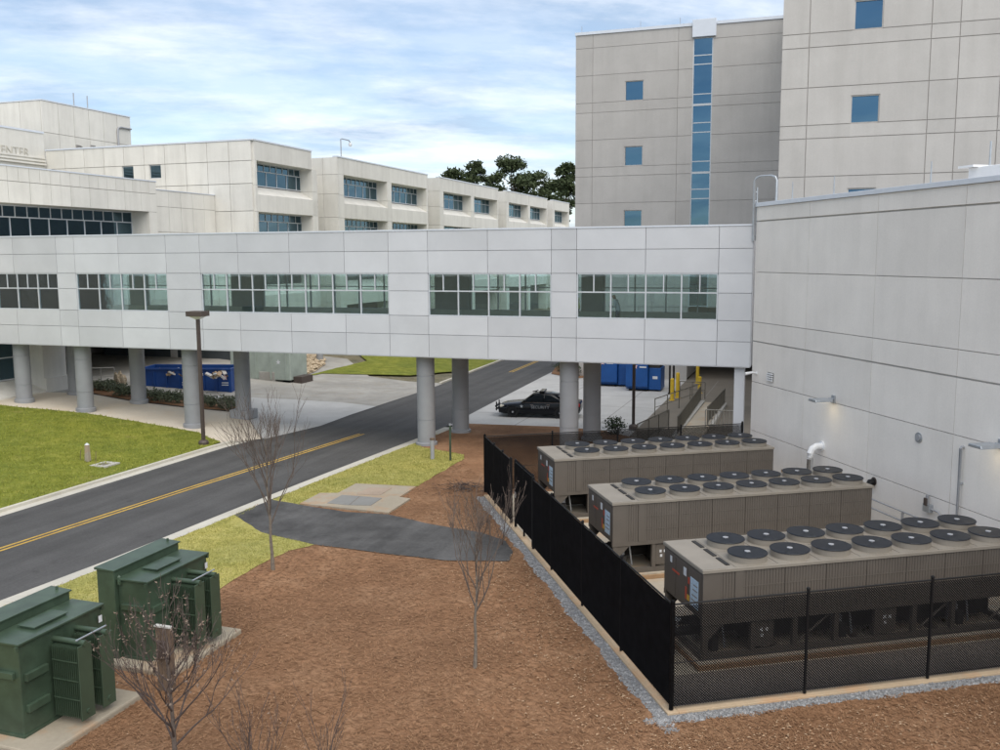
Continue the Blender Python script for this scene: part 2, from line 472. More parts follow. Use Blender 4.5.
M['dark_void'] = m_simple('dark_machinery', (0.02, 0.019, 0.018), 0.7, 0, 0.3, 4)
M['steel'] = m_simple('galvanised_steel', (0.42, 0.45, 0.48), 0.38, 0.6, 0.1, 6)
M['pipe_grey'] = m_simple('grey_conduit', (0.33, 0.34, 0.36), 0.5, 0.1, 0.08, 4)
M['white_paint'] = m_simple('white_paint', (0.78, 0.79, 0.80), 0.4, 0, 0.03)
M['stainless'] = m_simple('stainless', (0.55, 0.56, 0.57), 0.25, 0.9, 0.05)
M['green_paint'] = m_simple('green_paint', (0.045, 0.072, 0.047), 0.40, 0, 0.24, 2.2, 0.5)
M['green_plate'] = m_simple('green_radiator', (0.046, 0.073, 0.047), 0.42, 0, 0.1, 2, 0.5)
M['brown_pole'] = m_simple('brown_pole', (0.07, 0.052, 0.045), 0.5, 0, 0.08, 3)
M['blue_paint'] = m_simple('blue_paint', (0.010, 0.055, 0.23), 0.45, 0, 0.16, 1.2, 0.4)
M['blue_paint2'] = m_simple('blue_paint_bright', (0.010, 0.075, 0.27), 0.45, 0, 0.14, 1.2, 0.4)
M['pale_green'] = m_simple('pale_green_paint', (0.33, 0.38, 0.34), 0.55, 0, 0.12, 1.5)
M['yellow'] = m_simple('yellow_paint', (0.62, 0.42, 0.03), 0.5, 0, 0.1, 3)
M['rail'] = m_simple('rail_paint', (0.13, 0.12, 0.098), 0.5, 0.1, 0.08, 3)
M['rail_pale'] = m_simple('rail_pale', (0.34, 0.33, 0.30), 0.5, 0.1, 0.08, 3)
M['bark'] = m_simple('bark', (0.17, 0.145, 0.12), 0.9, 0, 0.25, 14, 0.2, 0.5, 50)
M['twig'] = m_simple('twig', (0.115, 0.093, 0.08), 0.9, 0, 0.2, 14, 0.2)
M['dark_twig'] = m_simple('dark_twig', (0.085, 0.066, 0.06), 0.9, 0, 0.2, 14, 0.2)
M['brown_leaf'] = m_needles('brown_leaf', (0.10, 0.07, 0.055), (0.18, 0.13, 0.10), (0.33, 0.27, 0.22))
M['pine_bark'] = m_simple('pine_bark', (0.09, 0.065, 0.05), 0.95, 0, 0.25, 6)
M['wood'] = m_simple('weathered_wood', (0.13, 0.09, 0.062), 0.85, 0, 0.25, 5)
M['car_black'] = m_simple('car_black', (0.005, 0.006, 0.009), 0.2, 0, 0.02, 1, 0.3)
M['car_glass'] = m_simple('car_glass', (0.008, 0.011, 0.014), 0.08, 0, 0.02, 1, 0.35)
M['rubber'] = m_simple('rubber', (0.014, 0.014, 0.014), 0.8, 0, 0.1, 8)
M['chrome'] = m_simple('chrome', (0.55, 0.55, 0.56), 0.2, 0.9, 0.02)
M['lamp_lens'] = m_simple('headlamp_lens', (0.75, 0.70, 0.58), 0.15, 0, 0.05, 8)
M['red_lens'] = m_simple('red_lens', (0.45, 0.012, 0.012), 0.2, 0, 0.05, 8)
M['letter_white'] = m_simple('letter_white', (0.62, 0.64, 0.66), 0.5, 0, 0.03)
M['logo_pink'] = m_simple('logo_print', (0.75, 0.52, 0.52), 0.6, 0, 0.05)
M['sticker_blue'] = m_simple('sticker_blue', (0.45, 0.58, 0.70), 0.5, 0, 0.2, 22)
M['sticker_red'] = m_simple('sticker_red', (0.45, 0.07, 0.04), 0.5, 0, 0.1, 22)
M['sticker_yellow'] = m_simple('sticker_yellow', (0.60, 0.36, 0.05), 0.5, 0, 0.1, 22)
M['orange'] = m_simple('orange_paint', (0.32, 0.11, 0.03), 0.6, 0, 0.15, 2)
M['cardboard'] = m_simple('cardboard', (0.38, 0.27, 0.17), 0.85, 0, 0.2, 2)
M['interior'] = m_simple('interior_wall', (0.72, 0.70, 0.62), 0.85, 0, 0.05)
M['carpet'] = m_simple('interior_floor', (0.48, 0.47, 0.44), 0.9, 0, 0.1)
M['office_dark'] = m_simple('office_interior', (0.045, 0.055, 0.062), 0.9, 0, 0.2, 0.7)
def m_foliage(name, a, b):
    t = NT(name)
    col = t.ramp(t.noise(0.9, 4, 0.7), [(0.3, a), (0.7, b)])
    g = t.ramp(t.noise(12, 2, 0.7), [(0.3, (0.7,) * 3), (0.7, (1.25,) * 3)])
    col = t.mix(col, g, 0.8, 'MULTIPLY')
    return t.set(col, 0.75, 0, 0.25)
M['pine'] = m_foliage('pine_needles', (0.034, 0.052, 0.022), (0.085, 0.108, 0.05))
M['shrub'] = m_foliage('shrub_leaves', (0.07, 0.09, 0.055), (0.16, 0.175, 0.11))
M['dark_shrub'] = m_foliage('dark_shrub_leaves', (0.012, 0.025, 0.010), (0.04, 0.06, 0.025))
# ================================================================== THE GROUND
def sheet(name, poly, mat, dz, label=None):
    bm = bmesh.new()
    f = bm.faces.new([bm.verts.new((p[0], p[1], 0)) for p in poly])
    if f.calc_area() and f.normal.z < 0: f.normal_flip()
    f.normal_update()
    if f.normal.z < 0: f.normal_flip()
    for cut in (-30.5, -48.0):
        bmesh.ops.bisect_plane(bm, geom=bm.verts[:] + bm.edges[:] + bm.faces[:], plane_co=(cut, 0, 0), plane_no=(1, 0, 0))
    bmesh.ops.triangulate(bm, faces=bm.faces[:])
    for v_ in bm.verts: v_.co.z = hgt(v_.co.x) + dz
    me = bpy.data.meshes.new(name); bm.to_mesh(me); bm.free()
    o = ob(name, me, mat, None, (0, 0, 0), TH)
    return struct(o)
def wavy(a, b, n, amp, rs):
    """points from a to b with a ragged edge"""
    out = []
    for i in range(n):
        t = i / n
        q = amp if 0 < i else 0
        out.append((a[0] + (b[0] - a[0]) * t + rs.uniform(-q, q), a[1] + (b[1] - a[1]) * t + rs.uniform(-q, q)))
    return out
def ragged(pts, step, amp, seed=1):
    rs = random.Random(seed); out = []
    for i in range(len(pts)):
        a, b = pts[i], pts[(i + 1) % len(pts)]
        n = max(1, int(math.dist(a[:2], b[:2]) / step)); n = min(n, 60)
        out += wavy(a, b, n, amp, rs)
    return out
def PX(*pts): return [gh(*p)[:2] for p in pts]

sheet('ground', [(-700, -300), (700, -300), (700, 900), (-700, 900)], M['outer'], -0.22)
near_edge = [(-27, -30), (-24.6, -10), (-22.6, 10), (-21.9, 19.5), (-21.55, 23.4), (-21.3, 29.4), (-20.93, 35.9), (-20.3, 44.7), (-20.1, 49.2), (-20.6, 60), (-21.1, 72), (-21.5, 85), (-22.5, 110), (-25, 160)]
far_edge = [(-34.5, -30), (-32, -10), (-29.9, 10), (-29.2, 26.3), (-28.8, 39.9), (-27.9, 46), (-27.4, 50.9), (-27.2, 63), (-27.9, 80.4), (-28.5, 95), (-29.5, 110), (-32, 160)]
def edge_u(edge, v):
    for a, b in zip(edge, edge[1:]):
        if a[1] <= v <= b[1]: return a[0] + (b[0] - a[0]) * (v - a[1]) / (b[1] - a[1])
    return edge[-1][0]
def run(edge, v0, v1, off):
    vs = [v0] + [p[1] for p in edge if v0 < p[1] < v1] + [v1]
    return [(edge_u(edge, v) + off, v) for v in vs]
sheet('road', near_edge + far_edge[::-1], M['asphalt'], -0.10)
def band(name, edge, v0, v1, o0, o1, mat, dz):
    return sheet(name, run(edge, v0, v1, o0) + run(edge, v0, v1, o1)[::-1], mat, dz)
def ribbon_kerb(edge, v0, v1):
    # low rolled kerb: rises gently from the asphalt to the grass
    vs_ = run(edge, v0, v1, 0); mb = MB()
    for (a, b) in zip(vs_, vs_[1:]):
        n = max(1, int((b[1] - a[1]) / 3.0))
        for k in range(n):
            ta, tb = k / n, (k + 1) / n
            ua, ub = a[0] + (b[0] - a[0]) * ta, a[0] + (b[0] - a[0]) * tb
            va, vb = a[1] + (b[1] - a[1]) * ta + .006, a[1] + (b[1] - a[1]) * tb - .006
            prof = [(-.02, -.2), (-.02, -.092), (.42, -.072), (.56, .008), (.78, .014), (.78, -.2)]
            m = len(prof)
            mb.add([(ua + p[0], va, p[1]) for p in prof] + [(ub + p[0], vb, p[1]) for p in prof],
                   [tuple(range(m)), tuple(range(2 * m - 1, m - 1, -1))] + [(i, m + i, m + (i + 1) % m, (i + 1) % m) for i in range(m)])
    return struct(mb.build('kerb', M['kerb'], None, rotz=TH))
ribbon_kerb(near_edge, -25, 48.6)
band('gutter', far_edge, -25, 41.6, -0.46, 0.0, M['kerb'], -0.094)
def kerb(edge, v0, v1, o0, o1):
    vs = [p for p in run(edge, v0, v1, 0)]
    mb = MB()
    for (a, b) in zip(vs, vs[1:]):
        n = max(1, int((b[1] - a[1]) / 3.0))
        for k in range(n):
            t0, t1 = k / n, (k + 1) / n
            ua, ub = a[0] + (b[0] - a[0]) * t0, a[0] + (b[0] - a[0]) * t1
            va, vb = a[1] + (b[1] - a[1]) * t0 + 0.008, a[1] + (b[1] - a[1]) * t1 - 0.008
            mb.prism([(ua + o0, va), (ua + o1, va), (ub + o1, vb), (ub + o0, vb)], -0.2, 0.03)
    return struct(mb.build('kerb', M['kerb'], None, rotz=TH, bevel=0.02))
kerb(far_edge, -25, 41.2, -0.62, -0.46)
kerb(far_edge, 65.5, 120, -0.25, -0.02)
def stripe(pts, off, w):
    return sheet('road_marking', [(p[0] + off - w / 2, p[1]) for p in pts] + [(p[0] + off + w / 2, p[1]) for p in pts][::-1], M['yellow_line'], -0.095)
cl1 = [(-29.5, -20), (-27.3, 5), (-25.85, 23.2), (-25.1, 32), (-23.75, 45.4)]
cl2 = [(-24.55, 74.0), (-25.0, 90), (-27.5, 140)]
for c_ in (cl1, cl2):
    stripe(c_, -0.13, 0.12); stripe(c_, 0.13, 0.12)

# mulched planting ground around the equipment yard
mulch_poly = run(near_edge, -25, 49.2, 0.74) + [(-19.3, 49.6), (-14, 50.2), (-11.2, 49.9), (-8.5, 47.8), (0, 43), (40, 20), (40, -25)]
sheet('mulch_bed', mulch_poly, M['straw'], 0.0)
# first grass strip behind the transformers, second one by the vault
strip1 = run(near_edge, -20, 30.2, 0.74) + PX((275, 530), (318, 544), (290, 551), (266, 562), (239, 577), (222, 588), (212, 596)) + [(-14.4, 19.4), (-16.4, 19.4), (-17.0, -20)]
S1 = ragged(strip1, 0.35, 0.05, 3)
sheet('grass_strip', S1, M['strip_grass'], 0.02)
strip2 = run(near_edge, 31.2, 46.2, 0.74) + PX((420, 447), (464, 455), (464.5, 459), (440, 473), (418, 486.5), (356, 484), (338, 493.5), (320, 493.5), (300, 507), (285, 506))
S2 = ragged(strip2, 0.4, 0.05, 4)
sheet('grass_strip', S2, M['strip_grass'], 0.02)
# asphalt path from the road to the yard gate
path = run(near_edge, 28.9, 32.2, 0.76) + PX((271, 500), (299, 505), (346, 512.5), (388, 515), (425, 523.6), (481, 533), (505, 541), (513, 552), (509, 562), (444, 561), (383, 554), (313, 545), (262, 533))
sheet('path', ragged(path, 0.5, 0.025, 5), M['asphalt_path'], 0.026)
# lawn to the left of the road
lawn = run(far_edge, -25, 39.6, -0.62) + PX((221, 441.6), (198, 432), (128, 420), (86, 413), (0, 405)) + [(-50, 41.0), (-70, 38), (-70, -25)]
LWN = ragged(lawn, 0.6, 0.05, 6)
sheet('lawn', LWN, M['lawn'], 0.0)
# concrete walk and yards
sheet('yard', run(far_edge, 41.0, 66.0, -0.02)[::-1] + [(-62, 41.0), (-62, 74), (-40, 74), (-34, 66.5)], M['concrete_old'], -0.11)
walk = PX((0, 404), (86, 412), (128, 419), (198, 431), (222, 442), (262, 437.5), (245, 412), (232, 411), (180, 406), (130, 400), (87, 392), (40, 391)) + [(-47.4, 47.5), (-47.4, 41.6)]
sheet('walkway', walk, M['concrete_walk'], -0.07)
apron = PX((246, 412), (264, 437.5), (320, 424.5), (350, 413.5), (376, 405), (340, 401), (290, 398), (245, 396), (203, 394), (200, 401))
sheet('apron', apron, M['concrete_lot'], -0.085)
bed = PX((87, 391.5), (130, 399.5), (180, 405.5), (232, 410.5), (240, 407), (180, 396), (128, 390), (92, 387))
sheet('planting_bed', ragged(bed, 0.5, 0.06, 8), M['straw'], -0.03)
rg = [gh(*p)[:2] for p in ((296, 377), (322, 372.5), (410, 374.5), (440, 371.5))] + [(-27.9, 74), (-28.6, 90), (-29.8, 115), (-42.6, 115), (-42.6, 80), (-38, 74)]
sheet('grass_bank', ragged(rg, 0.8, 0.08, 9), M['lawn'], -0.07)
rock_poly = [gh(*p)[:2] for p in ((262, 376), (298, 377.5), (316, 370), (326, 363), (322, 356), (300, 350), (258, 352))]
sheet('rock_bed', rock_poly, M['rock'], -0.062)
# pale concrete lot beyond the mulch and the dock slab, tower shade put into its colour
sheet('parking_lot', run(near_edge, 49.2, 95, 0.0) + [(-14, 95), (-14, 73.2), (-9.7, 73.2), (-9.5, 48.6), (-11.2, 49.9), (-14, 50.2), (-19.3, 49.6)], M['concrete_lot'], -0.09)
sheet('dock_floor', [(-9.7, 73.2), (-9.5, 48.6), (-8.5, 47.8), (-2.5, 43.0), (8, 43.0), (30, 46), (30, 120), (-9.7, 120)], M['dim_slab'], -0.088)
bed2 = [gh(*p)[:2] for p in ((551, 373), (556, 366), (566, 362), (690, 366), (690, 372), (575, 377.5))]
sheet('planting_bed', bed2, M['straw'], -0.05)
# joints in the lots, thin recessed lines laid as dark sealant strips
for k in range(5):
    v_ = 54 + k * 4.6
    sheet('pavement_joint', [(-20.2, v_), (-9.8, v_), (-9.8, v_ + 0.05), (-20.2, v_ + 0.05)], M['joint'], -0.0855)
for k in range(3):
    u_ = -16.5 + k * 4.6
    sheet('pavement_joint', [(u_, 50.4), (u_ + 0.05, 50.4), (u_ + 0.05, 73), (u_, 73)], M['joint'], -0.0850)
# yard slab inside the fence, gravel and kerb round it (these run with the wall: world axes)
def slab(name, x0, x1, y0, y1, z0, z1, mat, bevel=0.01):
    return struct(MB().box(x0, x1, y0, y1, z0, z1).build(name, mat, None, bevel=bevel))
FX, FY0, FY1 = 7.64, 17.35, 35.75
slab('yard_slab', FX + 0.13, 19.99, 18.9, FY1 + 0.1, -0.15, 0.035, M['slab'])
slab('yard_gravel', FX + 0.13, 19.99, FY0 + 0.131, 18.89, -0.15, 0.025, M['yard_gravel'], 0)
slab('fence_kerb', FX - 0.13, FX + 0.128, FY0 - 0.12, FY1 + 0.1, -0.15, 0.06, M['tan_kerb'])
slab('fence_kerb', FX + 0.13, 19.99, FY0 - 0.12, FY0 + 0.13, -0.15, 0.06, M['tan_kerb'])

# ================================================================== SCATTER (stuff)
def inside(p, poly):
    x, y = p; c_ = False; n = len(poly); j = n - 1
    for i in range(n):
        xi, yi = poly[i]; xj, yj = poly[j]
        if (yi > y) != (yj > y) and x < (xj - xi) * (y - yi) / (yj - yi) + xi: c_ = not c_
        j = i
    return c_
def stuff(name, verts, faces, mat, label, cat):
    me = bpy.data.meshes.new(name); me.from_pydata(verts, [], faces); me.update()
    o = ob(name, me, mat); tag(o, label, cat, kind='stuff'); return o
rs = random.Random(11)
path_poly = PX((225, 525), (271, 500), (299, 505), (346, 512.5), (388, 515), (425, 523.6), (481, 533), (505, 541), (513, 552), (509, 562), (444, 561), (383, 554), (313, 545), (262, 533))
def free_mulch(x, y):
    q = (x * U[0] + y * U[1], x * V[0] + y * V[1])
    if q[0] < edge_u(near_edge, min(q[1], 150)) + 0.7: return False
    if q[1] > 49: return False
    if FX - 0.5 < x < 21 and FY0 - 0.45 < y < FY1 + 0.2: return False
    if inside(q, strip1) or inside(q, strip2) or inside(q, path_poly): return False
    return True
# pine straw needles
vs, fs = [], []
n_ = 0
while n_ < 95000:
    y = 12 + 33 * rs.random() ** 1.6
    x = rs.uniform(-0.42 * y - 1, 0.95 * y)
    if y > 24 and x > 8: continue
    if not free_mulch(x, y): continue
    a = rs.uniform(0, math.pi); L = rs.uniform(0.03, 0.10); w = rs.uniform(0.003, 0.006) * (1 + y / 40)
    dx, dy = math.cos(a) * L, math.sin(a) * L
    nx, ny = -math.sin(a) * w, math.cos(a) * w
    z0 = rs.uniform(0.006, 0.03); z1 = rs.uniform(0.006, 0.05)
    k = len(vs)
    vs += [(x - dx - nx, y - dy - ny, z0), (x + dx - nx, y + dy - ny, z1), (x + dx + nx, y + dy + ny, z1), (x - dx + nx, y - dy + ny, z0)]
    fs.append((k, k + 1, k + 2, k + 3)); n_ += 1
stuff('pine_straw', vs, fs, M['needle'], 'loose brown pine straw needles spread over the mulched ground', 'straw')
# fallen leaves: small bent leaf shapes, thicker beside the gravel strip
vs, fs = [], []
n_ = 0
while n_ < 5000:
    if rs.random() < 0.55:
        y = rs.uniform(12, 34); x = FX - 0.6 - abs(rs.gauss(0, 1.6))
        if rs.random() < 0.3: x = rs.uniform(7, 20); y = FY0 - 0.9 - abs(rs.gauss(0, 1.2))
    else:
        y = 12 + 30 * rs.random() ** 1.4; x = rs.uniform(-0.42 * y - 1, 0.95 * y)
    if not free_mulch(x, y): continue
    s = rs.uniform(0.010, 0.034) * (1.35 if x > FX - 3 else 1); a = rs.uniform(0, 6.28); z = rs.uniform(0.02, 0.05)
    ca, sa = math.cos(a), math.sin(a)
    pts = [(-1, 0, 0.1), (-.2, .5, .5), (1, 0.05, 0.2), (-.2, -.5, .45), (0.1, 0, 0.0)]
    k = len(vs)
    vs += [(x + (p[0] * ca - p[1] * sa) * s, y + (p[0] * sa + p[1] * ca) * s, z + p[2] * s) for p in pts]
    fs += [(k, k + 4, k + 1), (k + 1, k + 4, k + 2), (k + 2, k + 4, k + 3), (k + 3, k + 4, k)]; n_ += 1
stuff('fallen_leaves', vs, fs, M['dead_leaf'], 'dry tan fallen leaves scattered over the brown mulch', 'leaves')
# gravel along the fence
vs, fs = [], []
OCT = [(1, 0, 0), (-1, 0, 0), (0, 1, 0), (0, -1, 0), (0, 0, 1), (0, 0, -1)]
OF = [(0, 2, 4), (2, 1, 4), (1, 3, 4), (3, 0, 4), (2, 0, 5), (1, 2, 5), (3, 1, 5), (0, 3, 5)]
def stone(x, y, z, s):
    k = len(vs)
    a = rs.uniform(0, 6.28); ca, sa = math.cos(a), math.sin(a)
    sx, sy, sz = s * rs.uniform(.7, 1.3), s * rs.uniform(.6, 1.1), s * rs.uniform(.5, .8)
    for p in OCT:
        px, py, pz = p[0] * sx + rs.uniform(-.25, .25) * s, p[1] * sy + rs.uniform(-.25, .25) * s, p[2] * sz
        vs.append((x + px * ca - py * sa, y + px * sa + py * ca, z + pz))
    fs.extend(tuple(i + k for i in f) for f in OF)
def wob(t): return 0.10 * math.sin(t * 1.7) + 0.07 * math.sin(t * 4.1 + 1) + 0.05 * math.sin(t * 9.3)
n_ = 0
while n_ < 9500:
    if rs.random() < 0.6:
        y = rs.uniform(FY0 - 0.8, FY1); d = rs.random() ** 0.8 * (0.34 + .45 * wob(y)); x = FX - 0.14 - d
    else:
        x = rs.uniform(FX - 0.7, 19.5); d = rs.random() ** 0.8 * (0.32 + .45 * wob(x + 3)); y = FY0 - 0.13 - d
    stone(x, y, rs.uniform(0.0, 0.02), rs.uniform(0.018, 0.042)); n_ += 1
stuff('gravel', vs, fs, M['gravel'], 'strip of blue grey gravel along the outside of the fence', 'gravel')
gb = []
for i in range(40):
    t = FY1 - (FY1 - FY0 + 0.55) * i / 39; gb.append((FX - 0.13 - 0.25 - 0.35 * wob(t), t))
gr = []
for i in range(26):
    t = FX - 0.5 + (19.9 - FX) * i / 25; gr.append((t, FY0 - 0.12 - 0.24 - 0.35 * wob(t + 3)))
gp = [(FX - 0.13, FY1)] + gb + gr + [(19.9, FY0 - 0.12), (FX - 0.13, FY0 - 0.12)]
bm = bmesh.new(); bm.faces.new([bm.verts.new((p[0], p[1], 0.012)) for p in gp]); bmesh.ops.triangulate(bm, faces=bm.faces[:])
bmesh.ops.recalc_face_normals(bm, faces=bm.faces[:])
me = bpy.data.meshes.new('gravel_bed'); bm.to_mesh(me); bm.free()
struct(ob('gravel_bed', me, M['gravel_bed']))
# rubble bed far back under the bridge
vs, fs = [], []
us = [p[0] for p in rock_poly]; vv = [p[1] for p in rock_poly]; n_ = 0
while n_ < 900:
    q = (rs.uniform(min(us), max(us)), rs.uniform(min(vv), max(vv)))
    if not inside(q, rock_poly): continue
    p = W(*q); stone(p[0], p[1], hgt(q[0]) + 0.1, rs.uniform(0.12, 0.26)); n_ += 1
stuff('rubble_stones', vs, fs, M['rock'], 'bed of tan rubble stones beside the far grass bank', 'stones')
# grass blades on the two dry strips and the lawn
vs, fs = [], []
def blades(poly, count, hmin, hmax, vmax):
    us = [p[0] for p in poly]; vv = [p[1] for p in poly]; n_ = 0; tries = 0
    u0, u1, v0, v1 = max(min(us), -60), max(us), max(min(vv), 12), min(max(vv), vmax)
    while n_ < count and tries < count * 8:
        tries += 1
        q = (rs.uniform(u0, u1), rs.uniform(v0, v1))
        if not inside(q, poly) or inside(q, path_poly): continue
        p = W(*q); z = hgt(q[0]) + 0.015
        a = rs.uniform(0, 6.28); h_ = rs.uniform(hmin, hmax); w = rs.uniform(.006, .014) * (1.8 if q[0] < -29 else 1)
        lx, ly = rs.uniform(-.6, .6) * h_, rs.uniform(-.6, .6) * h_
        k = len(vs)
        vs.extend([(p[0] - math.cos(a) * w, p[1] - math.sin(a) * w, z), (p[0] + math.cos(a) * w, p[1] + math.sin(a) * w, z), (p[0] + lx, p[1] + ly, z + h_)])
        fs.append((k, k + 1, k + 2)); n_ += 1
blades(strip1, 26000, .03, .08, 40)
blades(strip2, 22000, .03, .08, 50)
stuff('dry_grass', vs, fs, M['blade'], 'short yellowish winter grass blades on the strips right of the road', 'grass')

vs, fs = [], []
blades([p for p in LWN if p[1] > 10] + [(-60, 12)], 70000, .05, .11, 50)
vs = [(p[0], p[1], p[2] + .0) for p in vs]
stuff('lawn_grass', vs, fs, M['lawn_blade'], 'short green grass blades on the big lawn left of the road', 'grass')
# ================================================================== SKY BRIDGE
BV0, BV1 = 42.32, 48.4
bb = (-24.0, 45.3, 0.0)
bridge = thing('sky_bridge', 'enclosed grey metal panel pedestrian bridge on round columns crossing over the road', 'bridge', W(bb[0], bb[1]), TH)
J = [-47.35, -44.47, -41.3, -40.0, -36.94, -33.77, -31.58, -29.19, -26.08, -22.89, -20.43, -18.3, -15.18, -12.0, -10.78, -7.57, -4.32, -2.86]
PIER = [(-41.3, -40.0), (-33.77, -31.58), (-20.43, -18.3), (-12.0, -10.78), (-4.32, -2.86)]
WIN = [(-47.35, -41.3, 4), (-40.0, -33.77, 4), (-31.58, -20.43, 7), (-18.3, -12.0, 4), (-10.78, -4.32, 4)]
ZB, Z1, Z2, Z3, Z4, Z5, ZT = 4.66, 5.78, 6.71, 7.93, 8.80, 9.89, 10.88
g = 0.011
def bpanel(a, b, z0, z1):
    piece('panel', M['metal_panel'], bridge, a + g, b - g, BV0, BV0 + 0.09, z0 + g, z1 - g, bb)
for a, b in zip(J, J[1:]):
    for z0, z1 in ((ZB, Z1), (Z1, Z2), (Z4, Z5), (Z5, ZT)): bpanel(a, b, z0, z1)
for a, b in PIER:
    bpanel(a, b, Z2, Z3); bpanel(a, b, Z3, Z4)
core = MB()
for (y0, y1) in ((BV0 + 0.07, BV0 + 0.3), (BV1 - 0.3, BV1)):
    core.box(-47.35, -2.86, y0, y1, ZB + 0.02, Z2 - 0.01); core.box(-47.35, -2.86, y0, y1, Z4 + 0.01, ZT - 0.02)
    for a, b in PIER: core.box(a + 0.03, b - 0.03, y0 + 0.003, y1 - 0.003, Z2 - 0.01, Z4 + 0.01)
core.build('wall_core', M['joint_bridge'], bridge, bb)
slab_ = MB(); slab_.box(-47.34, -2.87, BV0 + 0.31, BV1 - 0.31, ZB + 0.03, 6.1)
slab_.build('floor_slab', M['carpet'], bridge, bb)
piece('soffit', M['metal_panel'], bridge, -47.34, -2.87, BV0 + 0.02, BV1 - 0.02, ZB - 0.03, ZB + 0.015, bb)
MB().box(-47.34, -2.87, BV0 + 0.31, BV1 - 0.31, 9.05, 10.75).build('ceiling', M['interior'], bridge, bb)
for vv_ in (BV1 - .325, BV0 + .305):
    MB().box(-47.34, -2.87, vv_, vv_ + .012, 6.11, Z2 - .02).build('lining', M['interior'], bridge, bb)
c1 = MB(); c1.box(-47.35, -2.84, BV0 - 0.03, BV0 + 0.34, ZT - 0.01, ZT + 0.06); c1.box(-47.35, -2.84, BV1 - 0.34, BV1 + 0.03, ZT - 0.01, ZT + 0.06)
c1.build('coping', M['coping'], bridge, bb)
MB().box(-2.86, -2.835, BV0 + 0.01, BV1 - 0.01, ZB, ZT - 0.01).build('end_wall', M['metal_panel'], bridge, bb)
for a, b, n in WIN:
    fr = MB(); y0, y1 = BV0 + 0.03, BV0 + 0.15
    fr.box(a + .02, b - .02, y0 - .01, y1 + .05, Z2 - 0.005, Z2 + 0.05); fr.box(a + .02, b - .02, y0 - .01, y1 + .05, Z4 - 0.05, Z4 + .005)
    fr.box(a + .0, a + .06, y0, y1, Z2 + .05, Z4 - .05); fr.box(b - .06, b, y0, y1, Z2 + .05, Z4 - .05)
    fr.box(a + .06, b - .06, y0, y1, Z3 - .03, Z3 + .03)
    w = (b - a) / n
    for k in range(1, n):
        fr.box(a + w * k - .03, a + w * k + .03, y0 + .002, y1, Z2 + .05, Z3 - .03); fr.box(a + w * k - .03, a + w * k + .03, y0 + .002, y1, Z3 + .03, Z4 - .05)
    for k in range(n): fr.box(a + w * (k + .5) - .025, a + w * (k + .5) + .025, y0 + .004, y1, Z3 + .03, Z4 - .05)
    wo_ = fr.build('window', M['mullion'], bridge, bb)
    for k in range(n):
        piece('pane', M['bridge_glass'], wo_, a + w * k + .03, a + w * (k + 1) - .03, y0 + .05, y0 + .065, Z2 + .05, Z3 - .03, bb)
        for q in range(2):
            piece('pane', M['bridge_glass'], wo_, a + w * (k + q * .5) + .03, a + w * (k + .5 + q * .5) - .03, y0 + .05, y0 + .065, Z3 + .03, Z4 - .05, bb)
    rw = MB(); y0, y1 = BV1 - .15, BV1 - .03
    for k in range(n + 1): rw.box(a + w * k - .03, a + w * k + .03, y0, y1, Z2, Z4)
    rw.box(a, b, y0, y1, Z3 - .03, Z3 + .03)
    rwo = rw.build('rear_window', M['mullion'], bridge, bb)
    piece('rear_glazing', M['bridge_glass'], rwo, a + .05, b - .05, BV1 - .10, BV1 - .085, Z2, Z4, bb)
# round columns in two rows, with joint grooves and collars
def column(u_, v_, plinth=False):
    z0 = hgt(u_) - 0.1
    prof = []; H_ = ZB - 0.03
    r = 0.46
    cuts = [z0 + (H_ - z0) * t for t in (0.30, 0.78)]
    prof = [(r, z0)]
    for c_ in cuts: prof += [(r, c_ - .02), (r - .02, c_ - .015), (r - .02, c_ + .015), (r, c_ + .02)]
    prof += [(r, H_)]
    co = MB().lathe(prof, 28, (u_, v_, 0)).build('column', M['column_paint'], bridge, bb, smooth=True)
    if plinth: MB().box(u_ - .62, u_ + .62, v_ - .55, v_ + .55, z0, z0 + .55).build('plinth', M['column_paint'], co, bb, bevel=.03)
    else: MB().lathe([(.56, z0), (.56, z0 + .22), (.53, z0 + .25), (.47, z0 + .26)], 28, (u_, v_, 0)).build('base_collar', M['column_paint'], co, bb, smooth=True)
for u_ in (-45.5, -40.87, -33.33, -18.98, -11.4): column(u_, 43.4)
for u_, pl in ((-45.1, False), (-40.2, False), (-32.55, True), (-18.55, False), (-11.15, False)): column(u_, 47.15, pl)
MB().box(-3.55, -3.1, 42.6, 43.1, -0.1, ZB - .03).build('pier', M['metal_panel'], bridge, bb, bevel=.02)

# ================================================================== LOW BUILDING ON THE RIGHT
WX = 20.0
lbb = (WX, 37.35, 0)
low = thing('plant_building', 'low light grey precast concrete building with long wall beside the chillers', 'building', lbb)
MB().prism([(WX + .1, 37.3), (WX + .1, 6), (45, 6), (45, 21.7)], -0.2, 11.6).build('wall_core', M['joint_pale'], low, lbb)
YJ = [37.35, 33.1, 28.78, 24.49, 20.2, 15.9, 11.6, 7.3]
ZJ = [-0.1, 1.87, 4.05, 5.86, 6.69, 8.86, 11.06, 11.66]
for i, (b, a) in enumerate(zip(YJ, YJ[1:])):
    for j, (z0, z1) in enumerate(zip(ZJ, ZJ[1:])):
        piece('wall_panel', M['wall_precast'], low, WX, WX + .13, a + .009, b - .009, z0 + .012, z1 - (0.012 if j not in (2, 5) else .05), lbb)
MB().box(WX - .06, WX + .5, 6, 37.42, 11.66, 11.83).build('coping', M['coping'], low, lbb, bevel=.01)
MB().extr([(37.30, -0.1), (37.38, -0.1), (37.38, 11.6), (37.30, 11.6)], 'x', WX + .14, WX + .3).build('corner_return', M['wall_precast'], low, lbb)
